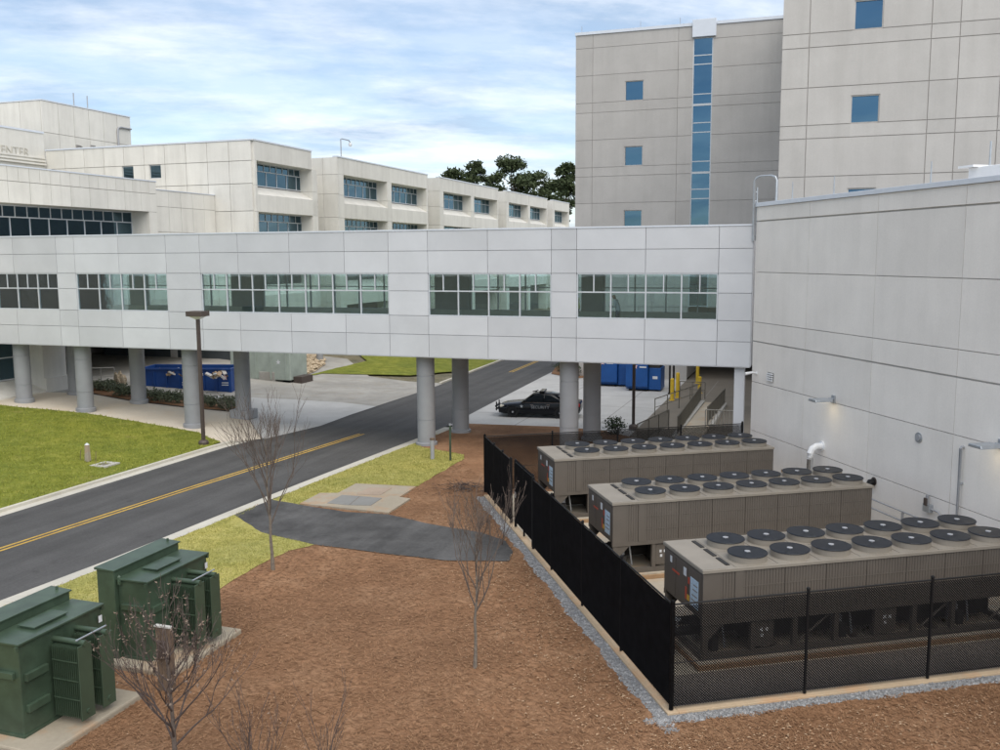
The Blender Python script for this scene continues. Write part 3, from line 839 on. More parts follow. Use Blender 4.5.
# louvre by the corner
P = onX(768, 372, WX); Q = onX(773.5, 382, WX)
yv0, yv1, zv0, zv1 = Q[1], P[1], Q[2], P[2]
lvo = MB().box(WX - .03, WX - .002, yv0, yv1, zv0, zv1).build('louvre', M['dark_void'], low, lbb)
for k in range(4):
    z = zv0 + (zv1 - zv0) * (k + .15) / 4
    s = MB(); s.extr([(yv0, z), (yv1, z), (yv1, z + .06), (yv0, z + .06)], 'x', WX - .08, WX - .032); s.build('slat', M['white_paint'], lvo, lbb)

def wall_light(px, py, label):
    P = onX(px, py, WX)
    t = thing('wall_light', label, 'light', (WX - .003, P[1], P[2]), 0, 'area lights on the plant building wall')
    MB().box(-.05, 0, -.11, .11, -.16, .14).build('bracket', M['steel'], t, bevel=.01)
    MB().tube([(-.05, 0, 0), (-.22, 0, .02)], .035).build('arm', M['steel'], t)
    hd = MB(); hd.extr([(-.28, -.07), (.28, -.07), (.24, .03), (-.24, .03)], 'x', -.92, -.2)
    h_ = hd.build('lamp_head', M['steel'], t, bevel=.02)
    em = NT('lit_lens'); em.b.inputs['Emission Color'].default_value = (1, .86, .6, 1); em.b.inputs['Emission Strength'].default_value = 2
    MB().box(-.85, -.3, -.2, .2, -.082, -.072).build('lens', em.set((.8, .75, .6), .4), h_)
    ld = bpy.data.lights.new('lamp_glow', 'SPOT'); ld.energy = 1.2; ld.color = (1, .83, .55); ld.spot_size = R(110); ld.spot_blend = 1; ld.shadow_soft_size = .15
    lo = bpy.data.objects.new('lamp_glow', ld); COL.objects.link(lo); lo.parent = t; lo.location = (-.45, 0, -.12)
    lo.rotation_euler = (0, R(-25), 0)
    return t
wall_light(834, 399, 'grey wall light above the white elbow pipe, nearer the bridge')
wall_light(1002, 444, 'grey wall light at the right edge of the picture above the nearest chiller')

# ================================================================== TOWER
TV, RV = 73.0, 52.8
tbb = (-10.0, 73.0, 0)
tower = thing('hospital_tower', 'tall grey precast concrete tower with a narrow blue glass strip', 'tower', W(tbb[0], tbb[1]), TH)
uL = onv(575.5, 130, TV)[0]
uR = -3.0
zt = onv(576, 36, TV)[2]
tj = [uL, onv(592.4, 130, TV)[0], onv(677, 130, TV)[0], onv(692.5, 130, TV)[0]]
cw0, cw1 = onv(691.5, 130, TV)[0], onv(711.5, 130, TV)[0]
zr = [onv(576, y, TV)[2] for y in (233, 203.9, 177.3, 168.3, 140.9, 113.8, 104, 76.8, 49.4)] + [zt]
zr = [-.1, 3.6, 5.6, 6.9] + [z for z in zr]
wins = [(onv(624.3, 146, TV)[0], onv(642.8, 146, TV)[0], onv(634, b_, TV)[2], onv(634, t_, TV)[2]) for t_, b_ in ((80.5, 101), (146, 165.7), (210, 229.5))]
def tpanel(u0, u1, z0, z1, v0, mat):
    """a wall panel, split round any window that falls in it"""
    for (a, b, c, d) in wins_now:
        if a < u1 and b > u0 and c < z1 and d > z0:
            tpanel(u0, a, z0, z1, v0, mat); tpanel(b, u1, z0, z1, v0, mat)
            if c > z0 + .05: tpanel2(a, b, z0, c, v0, mat)
            if d < z1 - .05: tpanel2(a, b, d, z1, v0, mat)
            return
    tpanel2(u0, u1, z0, z1, v0, mat)
def tpanel2(u0, u1, z0, z1, v0, mat):
    if u1 - u0 < .02 or z1 - z0 < .02: return
    piece('wall_panel', mat, tower, u0, u1, v0, v0 + .2, z0, z1, tbb)
G_ = .016
wins_now = wins
for (u0, u1) in ((tj[0], tj[1]), (tj[1], tj[2]), (tj[2], cw0), (cw1, uR)):
    for z0, z1 in zip(zr, zr[1:]):
        if u0 == cw1 and z0 < 5.5: continue
        tpanel(u0 + (G_ if u0 not in (uL, cw1) else 0), u1 - (G_ if u1 not in (cw0,) else 0), z0 + G_, z1 - G_, TV, M['grey_precast'])
jf = MB()
for z in zr[1:-1]:
    if z > 5.6: jf.box(uL + .02, cw0 - .03, TV + .035, TV + .18, z - .05, z + .05); jf.box(cw1 + .03, uR, TV + .035, TV + .18, z - .05, z + .05)
for u_ in tj[1:3]: jf.box(u_ - .05, u_ + .05, TV + .036, TV + .179, 0, zt - .05)
jf.build('joint_filler', M['joint_tower'], tower, tbb)
def tower_window(a, b, c, d, v0, depth=.16):
    fr = MB()
    fr.box(a, b, v0 + .05, v0 + depth + .04, c, c + .06); fr.box(a, b, v0 + .05, v0 + depth + .04, d - .06, d)
    fr.box(a, a + .06, v0 + .05, v0 + depth + .04, c + .06, d - .06); fr.box(b - .06, b, v0 + .05, v0 + depth + .04, c + .06, d - .06)
    w = fr.build('window', M['pale_precast'], tower, tbb)
    piece('pane', M['blue_glass'], w, a + .06, b - .06, v0 + depth - .02, v0 + depth, c + .06, d - .06, tbb)
    piece('room_back', M['office_dark'], w, a, b, v0 + depth + .05, v0 + depth + .09, c, d, tbb)
for a, b, c, d in wins: tower_window(a, b, c, d, TV)
MB().box(uL + .05, cw0 - .01, TV + .19, TV + 22, 0, zt - .1).build('wall_core', M['joint_tower'], tower, tbb)
MB().box(cw0, uR, TV + .19, TV + 22, 5.6, zt - .1).build('wall_core', M['joint_tower'], tower, tbb)
MB().box(cw0 - .005, 30, TV + 14, TV + 14.4, -.1, 5.6).build('dock_wall', M['grey_precast'], tower, tbb)  # unseen back wall, added to keep light out and the dock dim
MB().box(uL - .06, cw0 - .02, TV - .08, TV + .6, zt, zt + .22).build('coping', M['coping'], tower, tbb)
MB().box(cw1 + .25, uR, TV - .08, TV + .6, zt, zt + .22).build('coping', M['coping'], tower, tbb)
zc0 = onv(702, 37, TV)[2]; zc1 = onv(702, 19.5, TV)[2]
MB().box(cw0 - .05, cw1 + .2, TV - .2, TV + .8, zc0, zc1).build('cap', M['coping'], tower, tbb, bevel=.02)
ys = [37.8, 55, 64, 93.8, 103, 106, 122.5, 132, 161.2, 171, 174, 189, 198.5, 228]
zs = [onv(702, y, TV)[2] for y in ys] 
zs += [8.5, 5.7]
cwf = MB()
for k, z in enumerate(zs):
    if k in (4, 9): cwf.box(cw0 + .02, cw1 - .02, TV + .04, TV + .16, (z + zs[k + 1]) / 2 - .08, (z + zs[k + 1]) / 2 + .08)
    elif k not in (5, 10): cwf.box(cw0 + .02, cw1 - .02, TV + .06, TV + .16, z - .035, z + .035)
cwf.box(cw0, cw0 + .08, TV + .03, TV + .16, 5.6, zs[0]); cwf.box(cw1 - .08, cw1, TV + .03, TV + .16, 5.6, zs[0])
cw = cwf.build('curtain_wall', M['mullion'], tower, tbb)
for k in range(len(zs) - 1):
    if k in (4, 9): continue
    piece('pane', M['blue_glass'], cw, cw0 + .08, cw1 - .08, TV + .10, TV + .12, zs[k + 1] + .035 - (.07 if k + 1 in (4, 9) else 0), zs[k] - .035 + (.07 if k in (5, 10) else 0), tbb)
# nearer block on the right, open at ground level
bu = onv(780.5, 110, RV)[0]
bj = [bu] + [onv(x, 110, RV)[0] for x in (807, 927.5, 956)] + [onv(956, 110, RV)[0] + d for d in (1.9, 7.6, 9.5, 15)]
bz = [onv(782, y, RV)[2] for y in (214, 177.7, 140, 126.8, 89.6, 49.8, 35.8)]
fl = bz[5] - bz[2]
bz = [5.2, 8.6] + [z for z in bz if z > 9] + [bz[4] + fl, bz[5] + fl, bz[6] + fl, bz[4] + 2 * fl]
bz = sorted(bz)
bw = []
for (xa, ya, xb, yb) in ((854.2, -1, 883.8, 29.5), (850, 94.5, 879.6, 123.5), (847, 187.8, 876, 217)):
    bw.append((onv(850.5, 110, RV)[0], onv(879.5, 110, RV)[0], onv((xa + xb) / 2, yb, RV)[2], onv((xa + xb) / 2, ya, RV)[2]))
wins_now = bw
for i, (u0, u1) in enumerate(zip(bj, bj[1:])):
    for z0, z1 in zip(bz, bz[1:]): tpanel(u0 + (.02 if i else 0), u1 - .02, z0 + .022, z1 - .022, RV, M['pale_precast'])
for a, b, c, d in bw: tower_window(a, b, c, d, RV)
jf = MB()
for z in bz[1:-1]: jf.box(bu + .02, bj[-1] - .02, RV + .035, RV + .18, z - .05, z + .05)
for u_ in bj[1:-1]: jf.box(u_ - .05, u_ + .05, RV + .036, RV + .179, bz[0] + .05, bz[-1] - .05)
jf.build('joint_filler', M['joint_tower'], tower, tbb)
MB().box(bu + .04, bj[-1], RV + .19, TV + 22, 5.25, bz[-1] - .1).build('block_core', M['joint_pale'], tower, tbb)
MB().box(bu - .05, bj[-1], RV - .08, RV + .6, bz[-1], bz[-1] + .25).build('coping', M['coping'], tower, tbb)
MB().box(4, bj[-1], RV + 6, RV + 6.4, -.1, 5.2).build('dock_wall', M['grey_precast'], tower, tbb)
# lightning rods along the roof edges
for u_ in (uL + .4, uL + 5.0, uL + 8.0):
    MB().tube([(u_, TV + .3, zt + .1), (u_, TV + .3, zt + .75)], .025, 5).build('lightning_rod', M['steel'], tower, tbb)
# ================================================================== OFFICE BUILDING ON THE LEFT
obb = (-47.4, 60.0, 0)
office = thing('office_building', 'long cream precast office building with bands of recessed windows', 'building', W(obb[0], obb[1]), TH)
AU = -47.4
CR = M['cream']
def opiece(name, mat, x0, x1, y0, y1, z0, z1, par=None): return piece(name, mat, par or office, x0, x1, y0, y1, z0, z1, obb)
# --- front block with the ribbon window, v from 30 to 58.7
n = 34; w_ = 0.85
for k in range(n):
    v0 = 58.7 - (k + 1) * w_
    opiece('wall_panel', CR, AU - .2, AU, v0 + .012, v0 + w_ - .012, 14.40, 15.28)
for k in range(n // 2):
    v0 = 58.7 - (k + 1) * 2 * w_
    opiece('wall_panel', CR, AU - .2, AU, v0 + .012, v0 + 2 * w_ - .012, 13.06, 14.37)
MB().box(-60, AU - .19, 29.8, 58.69, 13.07, 15.2).build('block_core', M['joint_cream'], office, obb)
opiece('coping', M['coping'], AU - .5, AU + .04, 29.8, 58.72, 15.28, 15.36)
opiece('wall_panel', CR, AU - .2, AU, 57.8, 58.69, 4.7, 13.04)
MB().box(-51, AU - .21, 57.8, 58.69, 4.7, 13.06).build('reveal', CR, office, obb)
opiece('lower_wall', CR, AU - 1.6, AU, 29.8, 57.79, 4.7, 10.62)
MB().box(-60, -49.25, 29.8, 57.79, 4.7, 13.06).build('dark_room', M['office_dark'], office, obb)
def ribbon(name, ug, v0, v1, z0, zm, z1, nl, nu, glass, mat):
    """glazing in a plane of constant u"""
    fr = MB()
    fr.box(ug, ug + .1, v0, v1, z0, z0 + .08); fr.box(ug, ug + .1, v0, v1, z1 - .08, z1); fr.box(ug, ug + .1, v0, v1, zm - .04, zm + .04)
    wl_, wu = (v1 - v0) / nl, (v1 - v0) / nu
    for k in range(nl + 1): fr.box(ug + .002, ug + .098, v0 + k * wl_ - .035, v0 + k * wl_ + .035, z0 + .08, zm - .04)
    for k in range(nu + 1): fr.box(ug + .002, ug + .098, v0 + k * wu - .03, v0 + k * wu + .03, zm + .04, z1 - .08)
    fo = fr.build(name, mat, office, obb)
    for k in range(nl): opiece('pane', glass, ug + .03, ug + .05, v0 + k * wl_ + .035, v0 + (k + 1) * wl_ - .035, z0 + .08, zm - .04, fo)
    for k in range(nu): opiece('pane', glass, ug + .03, ug + .05, v0 + k * wu + .03, v0 + (k + 1) * wu - .03, zm + .04, z1 - .08, fo)
    return fo
ribbon('window', -49.1, 40.2, 57.79, 10.63, 12.28, 13.06, 11, 18, M['office_glass'], M['mullion'])
# ground floor of that block: recessed window over a sloping sill, end pier
ribbon('window', -48.9, 34.0, 46.5, 1.95, 3.4, 4.66, 7, 7, M['office_glass'], M['mullion'])
opiece('dark_room', M['office_dark'], -53, -49.0, 33, 46.5, 0, 4.68)
sill = MB(); sill.add([(-48.95, 30, .0), (-46.9, 30, .0), (-46.9, 30, 1.2), (-48.95, 30, 1.95), (-48.95, 46.5, .0), (-46.9, 46.5, .0), (-46.9, 46.5, 1.2), (-48.95, 46.5, 1.95)],
                      [(0, 1, 2, 3), (7, 6, 5, 4), (1, 5, 6, 2), (2, 6, 7, 3), (0, 3, 7, 4), (0, 4, 5, 1)])
sill.build('sill', CR, office, obb)
opiece('pier', CR, -48.95, -47.0, 46.5, 48.4, 0.3, 4.68)
opiece('pier_base', CR, -49.0, -46.85, 46.51, 48.5, 0.3, 2.0)
# --- set back lower wall between the front block and the long block
for k in range(5):
    v0 = 58.72 + k * 1.45
    for z0, z1 in ((4.7, 8.2), (8.2, 11.6), (11.6, 13.5), (13.5, 14.72)):
        opiece('wall_panel', CR, AU - .3, AU - .1, v0 + .012, v0 + 1.45 - .012, z0 + .012, z1 - .012)
MB().box(-60, AU - .29, 58.7, 66.1, 4.7, 14.6).build('block_core', M['joint_cream'], office, obb)
opiece('coping', M['coping'], AU - .6, AU - .06, 58.73, 65.98, 14.72, 14.78)
# --- sign wall set far back
SU = -64.9
MB().box(-76, SU, 50, 65.95, 15, 20.5).build('sign_wall', CR, office, obb)
opiece('coping', M['coping'], SU - .6, SU + .06, 50, 65.98, 20.5, 20.66)
for z in (17.75, 18.02, 18.3): opiece('cornice', CR, SU, SU + .22 - (z - 17.75) * .2, 50, 65.9, z, z + .14)
ta = onu(0, 150, SU + .02); tb_ = onu(29, 152.5, SU + .02)
tm = text_mesh('CENTER', 1.35, .02)
to = ob('lettering', tm, M['joint_cream'], office)
lw = tm.vertices; xs = [v_.co.x for v_ in lw]
span = tb_[1] - ta[1]
k_ = (span * 1.19) / (max(xs) - min(xs))
to.scale = (k_, k_, 1)
to.rotation_euler = (R(90), 0, R(90))
to.location = (SU + .02 - obb[0], tb_[1] - max(xs) * k_ - obb[1], (ta[2] + tb_[2]) / 2 - obb[2])
# --- penthouse
PU, PV0, PV1 = onv(41, 100, 68)[0], 68.0, 0
PV1 = onu(130, 118, PU)[1]; PZ = onv(41, 100, 68)[2]
MB().box(PU - 18, PU - .1, PV0 + .1, PV1 - .05, 17, PZ - .1).build('penthouse_core', M['joint_cream'], office, obb)
zz = [17.2, 19.2, 21.0, PZ]
nb = 6
for k in range(nb):
    v0 = PV0 + (PV1 - PV0) * k / nb; v1 = PV0 + (PV1 - PV0) * (k + 1) / nb
    for z0, z1 in zip(zz, zz[1:]): opiece('wall_panel', CR, PU - .15, PU, v0 + .02, v1 - .02, z0 + .02, z1 - .02)
for k in range(7):
    for z0, z1 in zip(zz, zz[1:]): opiece('wall_panel', CR, PU - .152 - (k + 1) * 2.4 + .02, PU - .152 - k * 2.4 - .02, PV0, PV0 + .15, z0 + .02, z1 - .02)
opiece('coping', M['coping'], PU - 18, PU + .05, PV0 - .05, PV1 + .02, PZ, PZ + .1)
A_ = onu(118.5, 146, PU + .1); B_ = onu(119, 127, PU + .1); C_ = onu(131, 128, PU + .1)
MB().tube([(PU + .12, A_[1], 18), (PU + .12, A_[1], B_[2] - .35), (PU + .12, A_[1] + .12, B_[2] - .1), (PU + .12, A_[1] + .4, B_[2]), (PU + .12, C_[1], B_[2])], .09, 8).build('vent_pipe', M['pipe_grey'], office, obb, smooth=True)
for x in (74, 87.5):
    q = onu(x, 105, PU - .5); MB().tube([(PU - .5, q[1], PZ), (PU - .5, q[1], PZ + 1.35)], .05, 6).build('antenna', M['pipe_grey'], office, obb)
for t_, x in (('D', 80), ('E', 93)):
    q = onu(x, 147, PU + .05); tm = text_mesh(t_, 1.5, .03)
    o = ob('lettering', tm, M['joint'], office); o.rotation_euler = (R(90), 0, R(90)); o.location = (PU + .05 - obb[0], q[1] - obb[1], q[2] - .42)
MB().box(PU - 8, PU - 1, PV1 + .5, PV1 + 9, 17, 21.2).build('roof_unit', M['grey_precast'], office, obb)
GU_ = -45.0
# --- the long block: face towards the camera at v = 66
BVf, BU0, BU1, BZ = 66.0, -64.85, -43.9, 19.02
rows = [4.7, 8.0, 11.2, 13.4, 15.6, 17.42, BZ]
cols = [BU0 + (BU1 - BU0) * k / 10 for k in range(11)]
w1 = (onv(122, 172, BVf)[0], onv(133.5, 172, BVf)[0]); w2 = (onv(149.3, 172, BVf)[0], onv(161, 172, BVf)[0])
zw0, zw1 = onv(128, 179.3, BVf)[2], 17.40
bwin = [(w1[0], w1[1], zw0, zw1), (w2[0], w2[1], zw0 - .02, zw1)]
def opanel(u0, u1, z0, z1):
    for (a, b, c, d) in bwin:
        if a < u1 - .03 and b > u0 + .03 and c < z1 - .03 and d > z0 + .03:
            opanel(u0, a, z0, z1); opanel(b, u1, z0, z1)
            if c > z0 + .05: opanel(max(a, u0), min(b, u1), z0, c)
            return
    if u1 - u0 > .05: opiece('wall_panel', CR, u0, u1, BVf, BVf + .2, z0, z1)
for (a, b) in zip(cols, cols[1:]):
    for j, (z0, z1) in enumerate(zip(rows, rows[1:])): opanel(a + .02, b - .02, z0 + .02, z1 - .02)
for a, b, c, d in bwin:
    fr = MB(); fr.box(a, b, BVf + .12, BVf + .2, c, c + .06); fr.box(a, b, BVf + .12, BVf + .2, d - .06, d); fr.box(a, a + .05, BVf + .12, BVf + .2, c + .06, d - .06); fr.box(b - .05, b, BVf + .12, BVf + .2, c + .06, d - .06)
    fo = fr.build('window', M['dark_mullion'], office, obb)
    opiece('pane', M['office_glass'], a + .05, b - .05, BVf + .15, BVf + .17, c + .06, d - .06, fo)
    for k in range(5): opiece('blind_slat', M['dark_mullion'], a + .06, b - .06, BVf + .185, BVf + .195, c + .12 + k * .18, c + .16 + k * .18, fo)
MB().box(BU0, GU_ - .16, BVf + .205, 76, 4.7, BZ - .1).build('block_core', M['joint_cream'], office, obb)
opiece('coping', M['coping'], BU0, BU1 + .05, BVf - .05, BVf + .5, BZ, BZ + .12)
# --- wings: piers, sloped spandrels, deep set windows
FU, GU = -43.7, -45.0
def wing(v0, v1, ops, panes):
    MB().box(-60, GU - .15, v0 + .25, v1 - .02, .3, BZ - .1).build('wing_core', M['office_dark'], office, obb)
    # end face towards the camera, in courses
    if v0 > 70:
        for k, (z0, z1) in enumerate(((.3, 4.6), (4.6, 7), (7, 9.2), (9.2, 11.2), (11.2, 13.4), (13.4, 15.6), (15.6, 17.42), (17.42, BZ))):
            for a, b in ((-46.8, -45.25), (-45.25, FU)):
                opiece('wall_panel', CR, a + .012, b - .012 if b != FU else b, v0, v0 + .24, z0 + .012, z1 - .012)
        MB().box(-60, -46.8, v0 + .01, v0 + .24, .3, BZ - .05).build('wall', CR, office, obb)
    edges = [v0 + (.242 if v0 > 70 else .205)]
    for a, b in ops: edges += [a, b]
    edges.append(v1)
    for a, b in zip(edges[0::2], edges[1::2]):
        for z0, z1 in ((.3, 4.6), (4.6, 9.0), (9.0, 13.36), (13.36, 15.5), (15.5, 17.46)):
            opiece('pier', CR, GU - .14, FU, a, b, z0 + .01, z1 - .01)
    m_ = len(ops)
    cuts = [edges[0]] + [(ops[k][1] + ops[k + 1][0]) / 2 for k in range(m_ - 1)] + [v1]
    for a, b in zip(cuts, cuts[1:]): opiece('parapet_panel', CR, GU - .14, FU, a + .012, b - .012, 17.46, BZ)
    opiece('coping', M['coping'], FU - .5, FU + .05, v0, v1 + .04, BZ, BZ + .12)
    for a, b in ops:
        for zb, zsill, zl in ((15.55, 14.75, 17.46), (11.42, 10.62, 13.36), (7.3, 6.5, 9.2)):
            lo = {15.55: 13.36, 11.42: 9.2, 7.3: 5.0}[zb]
            sp = MB(); sp.add([(GU - .1, a, lo), (FU, a, lo), (FU, a, zsill), (GU - .1, a, zb), (GU - .1, b, lo), (FU, b, lo), (FU, b, zsill), (GU - .1, b, zb)],
                              [(0, 1, 2, 3), (7, 6, 5, 4), (1, 5, 6, 2), (2, 6, 7, 3), (0, 3, 7, 4), (0, 4, 5, 1)])
            sp.build('spandrel', CR, office, obb)
            if zb < 8: continue
            nl = 6
            if panes: ribbon('window', GU, a + .02, b - .02, zb, zb + 1.25, zl, nl, nl * 2 - 2, M['office_glass'], M['mullion'])
            else:
                fr = MB(); fr.box(GU, GU + .08, a, b, zb, zb + .08); fr.box(GU, GU + .08, a, b, zb + 1.2, zb + 1.28)
                wk = (b - a) / nl
                for k in range(nl + 1): fr.box(GU + .002, GU + .078, a + k * wk - .035, a + k * wk + .035, zb + .08, zl)
                fo = fr.build('window', M['mullion'], office, obb)
                opiece('glazing', M['office_glass'], GU + .03, GU + .05, a, b, zb, zl, fo)
a1, b1 = onu(256.6, 165, FU)[1], onu(317, 175, FU)[1]
wing(66.0, 75.2, [(a1, b1)], True)
o2 = [(onu(343.6, 178, FU)[1], onu(387, 185, FU)[1]), (onu(391.4, 186, FU)[1], onu(426.4, 190, FU)[1])]
wing(79.9, 101.4, o2, True)
for k in range(1, 3):
    d = 25.1 * k
    wing(79.9 + d, 101.4 + d, [(a + d, b + d) for a, b in o2], False)
wing(79.9 + 75, 166, [(o2[0][0] + 75, min(o2[0][1] + 75, 165.2))], False)
MB().box(-60, -47.5, 70, 166, .3, BZ - .3).build('spine', CR, office, obb)
# mast camera on the roof
q = onu(341, 150, FU - .6)
mc = thing('roof_camera', 'small camera on a bent mast at the roof corner of the office building', 'camera', W(FU - .6, q[1], BZ - .1), TH)
MB().tube([(0, 0, 0), (0, 0, 2.0), (.0, .2, 2.05), (0, 1.6, 2.05), (0, 1.9, 1.9)], .05, 6).build('mast', M['pipe_grey'], mc)
MB().lathe([(.05, .25), (.16, .2), (.18, 0), (.1, -.12)], 10, (0, 1.9, 1.62)).build('camera_dome', M['white_paint'], mc, smooth=True)
MB().box(-.25, .25, -.25, .25, 0, .3).build('base', M['coping'], mc)
# --- open loading dock below the long block
MB().box(-62, -44.4, 74, 74.3, .3, 4.7).build('dock_wall', M['grey_precast'], office, obb)
MB().box(-62, -61.7, 48.5, 74, .3, 4.7).build('dock_wall', M['grey_precast'], office, obb)
MB().box(-62, -47.6, 48.6, 66.2, 4.62, 4.7).build('dock_ceiling', M['interior'], office, obb)
MB().box(-62, -44, 66.2, 74, 4.62, 4.7).build('dock_ceiling', M['interior'], office, obb)
for u_ in (-52.5, -44.3): MB().box(u_ - .35, u_ + .35, 66.2, 66.9, .2, 4.62).build('dock_column', M['grey_precast'], office, obb, bevel=.02)
# ================================================================== CHILLERS
CL, CD, CH = 8.6, 2.27, 2.2
def ribbed(x0, x1, z0, z1, n, y0=0.0, dep=.012):
    """a ribbed coil guard facing -y"""
    mb = MB(); w = (x1 - x0) / n; pts = []
    for k in range(n):
        a = x0 + k * w
        pts += [(a, y0), (a + w * .60, y0), (a + w * .72, y0 + dep), (a + w * .92, y0 + dep)]
    pts.append((x1, y0))
    m = len(pts)
    vs_ = [(p[0], p[1], z0) for p in pts] + [(p[0], p[1], z1) for p in pts]
    fs_ = [(i, i + 1, m + i + 1, m + i) for i in range(m - 1)]
    mb.add(vs_, fs_)
    mb.box(x0 + .003, x1 - .003, y0 + dep + .005, y0 + dep + .03, z0, z1)
    return mb
def make_chiller():
    t = thing('chiller', 'x', 'chiller', (0, 0, 0), 0, 'air cooled chillers in the fenced yard')
    T_, D_, E_ = M['taupe'], M['taupe_skylit'], M['taupe_end']
    br = MB(); br.box(0, CL, 0.02, .14, 0, .14); br.box(0, CL, CD - .14, CD - .02, 0, .14)
    for x in (0.0, 2.0, 4.2, 6.4, CL - .1): br.box(x, x + .1, .14, CD - .14, 0, .13)
    br.build('base_rail', T_, t)
    mr = MB(); mr.box(0, CL, .0, .12, .86, .98); mr.box(0, CL, CD - .12, CD, .86, .98)
    mr.build('middle_rail', T_, t)
    for x in (0.02, 1.25, 2.35, 3.45, 4.55, 5.6, 6.7, CL - .14):
        for y in (.02, CD - .14):
            w = .12 if 0.1 < x < 8 else .14
            p = MB().box(x, x + w, y, y + .12, .14, .86); p.build('leg', T_, t, bevel=.008)
    for y, s in ((.0, 1), (CD, -1)):
        gs = MB(); gs.add([(.14, y + s * .03, .86), (.14, y + s * .03, .45), (.55, y + s * .03, .86), (.14, y + s * .07, .86), (.14, y + s * .07, .45), (.55, y + s * .07, .86)], [(0, 1, 2), (5, 4, 3), (0, 3, 4, 1), (1, 4, 5, 2), (2, 5, 3, 0)])
        gs.build('gusset', T_, t)
    # front coil side: plain corner post, short ribbed guard, post, seven ribbed guards
    piece('corner_panel', T_, t, 0, .43, 0, .06, .98, 2.12)
    ribbed(.433, .797, .98, 2.12, 5).build('coil_panel', T_, t)
    piece('post', T_, t, .80, 1.0, -.012, .05, .98, 2.12)
    st = (CL - 1.0) / 7
    cp = ribbed(0, st - .012, .98, 2.12, 14).mesh('coil_panel'); cp.materials.append(T_)
    for k in range(7):
        ob('coil_panel', cp, None, t, (1.0 + st * k + .006, 0, 0))
        for zz_ in (1.32, 1.72): piece('trim_strip', T_, t, 1.0 + st * k + .006, 1.0 + st * (k + 1) - .006, -.006, .002, zz_, zz_ + .02)
    for k in range(8):
        ob('rear_panel', cp, None, t, (.2 + st * k + st if k < 7 else CL - .01, CD, 0), R(180)) if k < 7 else None
    piece('end_panel_right', T_, t, CL - .05, CL, .05, CD - .05, .98, 2.12)
    # left end: control panels with stickers
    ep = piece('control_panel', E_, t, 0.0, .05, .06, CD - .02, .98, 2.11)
    MB().box(-.012, -.001, .09, .78, 1.05, 2.05).build('cabinet_door', E_, t, bevel=.004)
    MB().box(-.012, -.001, .82, 1.5, 1.05, 2.05).build('cabinet_door', E_, t, bevel=.004)
    MB().box(-.012, -.001, 1.54, CD - .06, 1.05, 2.05).build('cabinet_door', E_, t, bevel=.004)
    for nm, mt, y0, y1, z0, z1 in (('label', 'sticker_blue', .22, .66, 1.15, 1.84), ('label', 'sticker_red', .70, .80, 1.62, 1.78), ('label', 'sticker_yellow', .70, .84, 1.2, 1.34), ('label', 'sticker_red', .86, .95, 1.2, 1.5),
                                   ('label', 'letter_white', .90, 1.06, 1.75, 1.95), ('label', 'letter_white', 1.75, 1.86, 1.82, 1.98), ('label', 'sticker_red', 1.3, 1.72, 1.64, 1.69)):
        MB().box(-.017, -.0125, y0, y1, z0, z1).build(nm, M[mt], t)
    for z in (1.3, 1.42, 1.56, 1.68): MB().box(-.021, -.0175, .27, .6 - (z - 1.3) * .3, z, z + .03).build('label_line', M['joint'], t)
    # deck with seams, slots and fans
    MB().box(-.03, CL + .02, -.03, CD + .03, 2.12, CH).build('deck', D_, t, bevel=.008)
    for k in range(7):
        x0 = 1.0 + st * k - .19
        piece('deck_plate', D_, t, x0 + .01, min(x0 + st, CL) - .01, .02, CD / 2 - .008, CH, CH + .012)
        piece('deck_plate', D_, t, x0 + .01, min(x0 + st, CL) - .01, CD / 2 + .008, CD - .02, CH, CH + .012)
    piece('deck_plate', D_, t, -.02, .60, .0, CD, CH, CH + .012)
    for k in range(3): piece('deck_slot', M['dark_void'], t, .66, .76, .2 + k * .68, .74 + k * .68, CH + .001, CH + .022)
    ring = MB().lathe([(.455, 0), (.455, .165), (.44, .168)], 28).mesh('fan_shroud')
    ring.materials.append(D_)
    for p in ring.polygons: p.use_smooth = True
    ring.set_sharp_from_angle(angle=R(35))
    gm = MB()
    gm.lathe([(.47, .155), (.476, .168), (.47, .18), (.46, .184), (.452, .17)], 28)
    for r in (.07, .115, .16, .205, .25, .295, .34, .385, .43):
        n = 24
        for j in range(n):
            a0, a1 = 2 * math.pi * j / n, 2 * math.pi * (j + 1) / n
            gm.add([((r - .007) * math.cos(a0), (r - .007) * math.sin(a0), .19), ((r + .007) * math.cos(a0), (r + .007) * math.sin(a0), .19), ((r + .007) * math.cos(a1), (r + .007) * math.sin(a1), .19), ((r - .007) * math.cos(a1), (r - .007) * math.sin(a1), .19)], [(0, 1, 2, 3)])
    for j in range(8):
        a = math.pi * j / 4; c_, s_ = math.cos(a), math.sin(a)
        gm.add([(.06 * c_ - .008 * s_, .06 * s_ + .008 * c_, .188), (.06 * c_ + .008 * s_, .06 * s_ - .008 * c_, .188), (.44 * c_ + .008 * s_, .44 * s_ - .008 * c_, .188), (.44 * c_ - .008 * s_, .44 * s_ + .008 * c_, .188)], [(0, 1, 2, 3)])
    grille = gm.mesh('grille'); grille.materials.append(M['fan_black'])
    bl = MB()
    for j in range(5):
        a = 2 * math.pi * j / 5
        for i in range(4):
            r0, r1 = .08 + i * .085, .08 + (i + 1) * .085
            def pt(r, da, z): return (r * math.cos(a + da), r * math.sin(a + da), z)
            bl.add([pt(r0, -.3, .095), pt(r1, -.3 - .06 * i, .095), pt(r1, .32, .165), pt(r0, .36, .165)], [(0, 1, 2, 3)])
    dish = MB().lathe([(.452, .168), (.43, .08), (.01, .07)], 24).mesh('dish'); dish.materials.append(M['dark_void'])
    blades_ = bl.mesh('blades'); blades_.materials.append(M['fan_blade'])
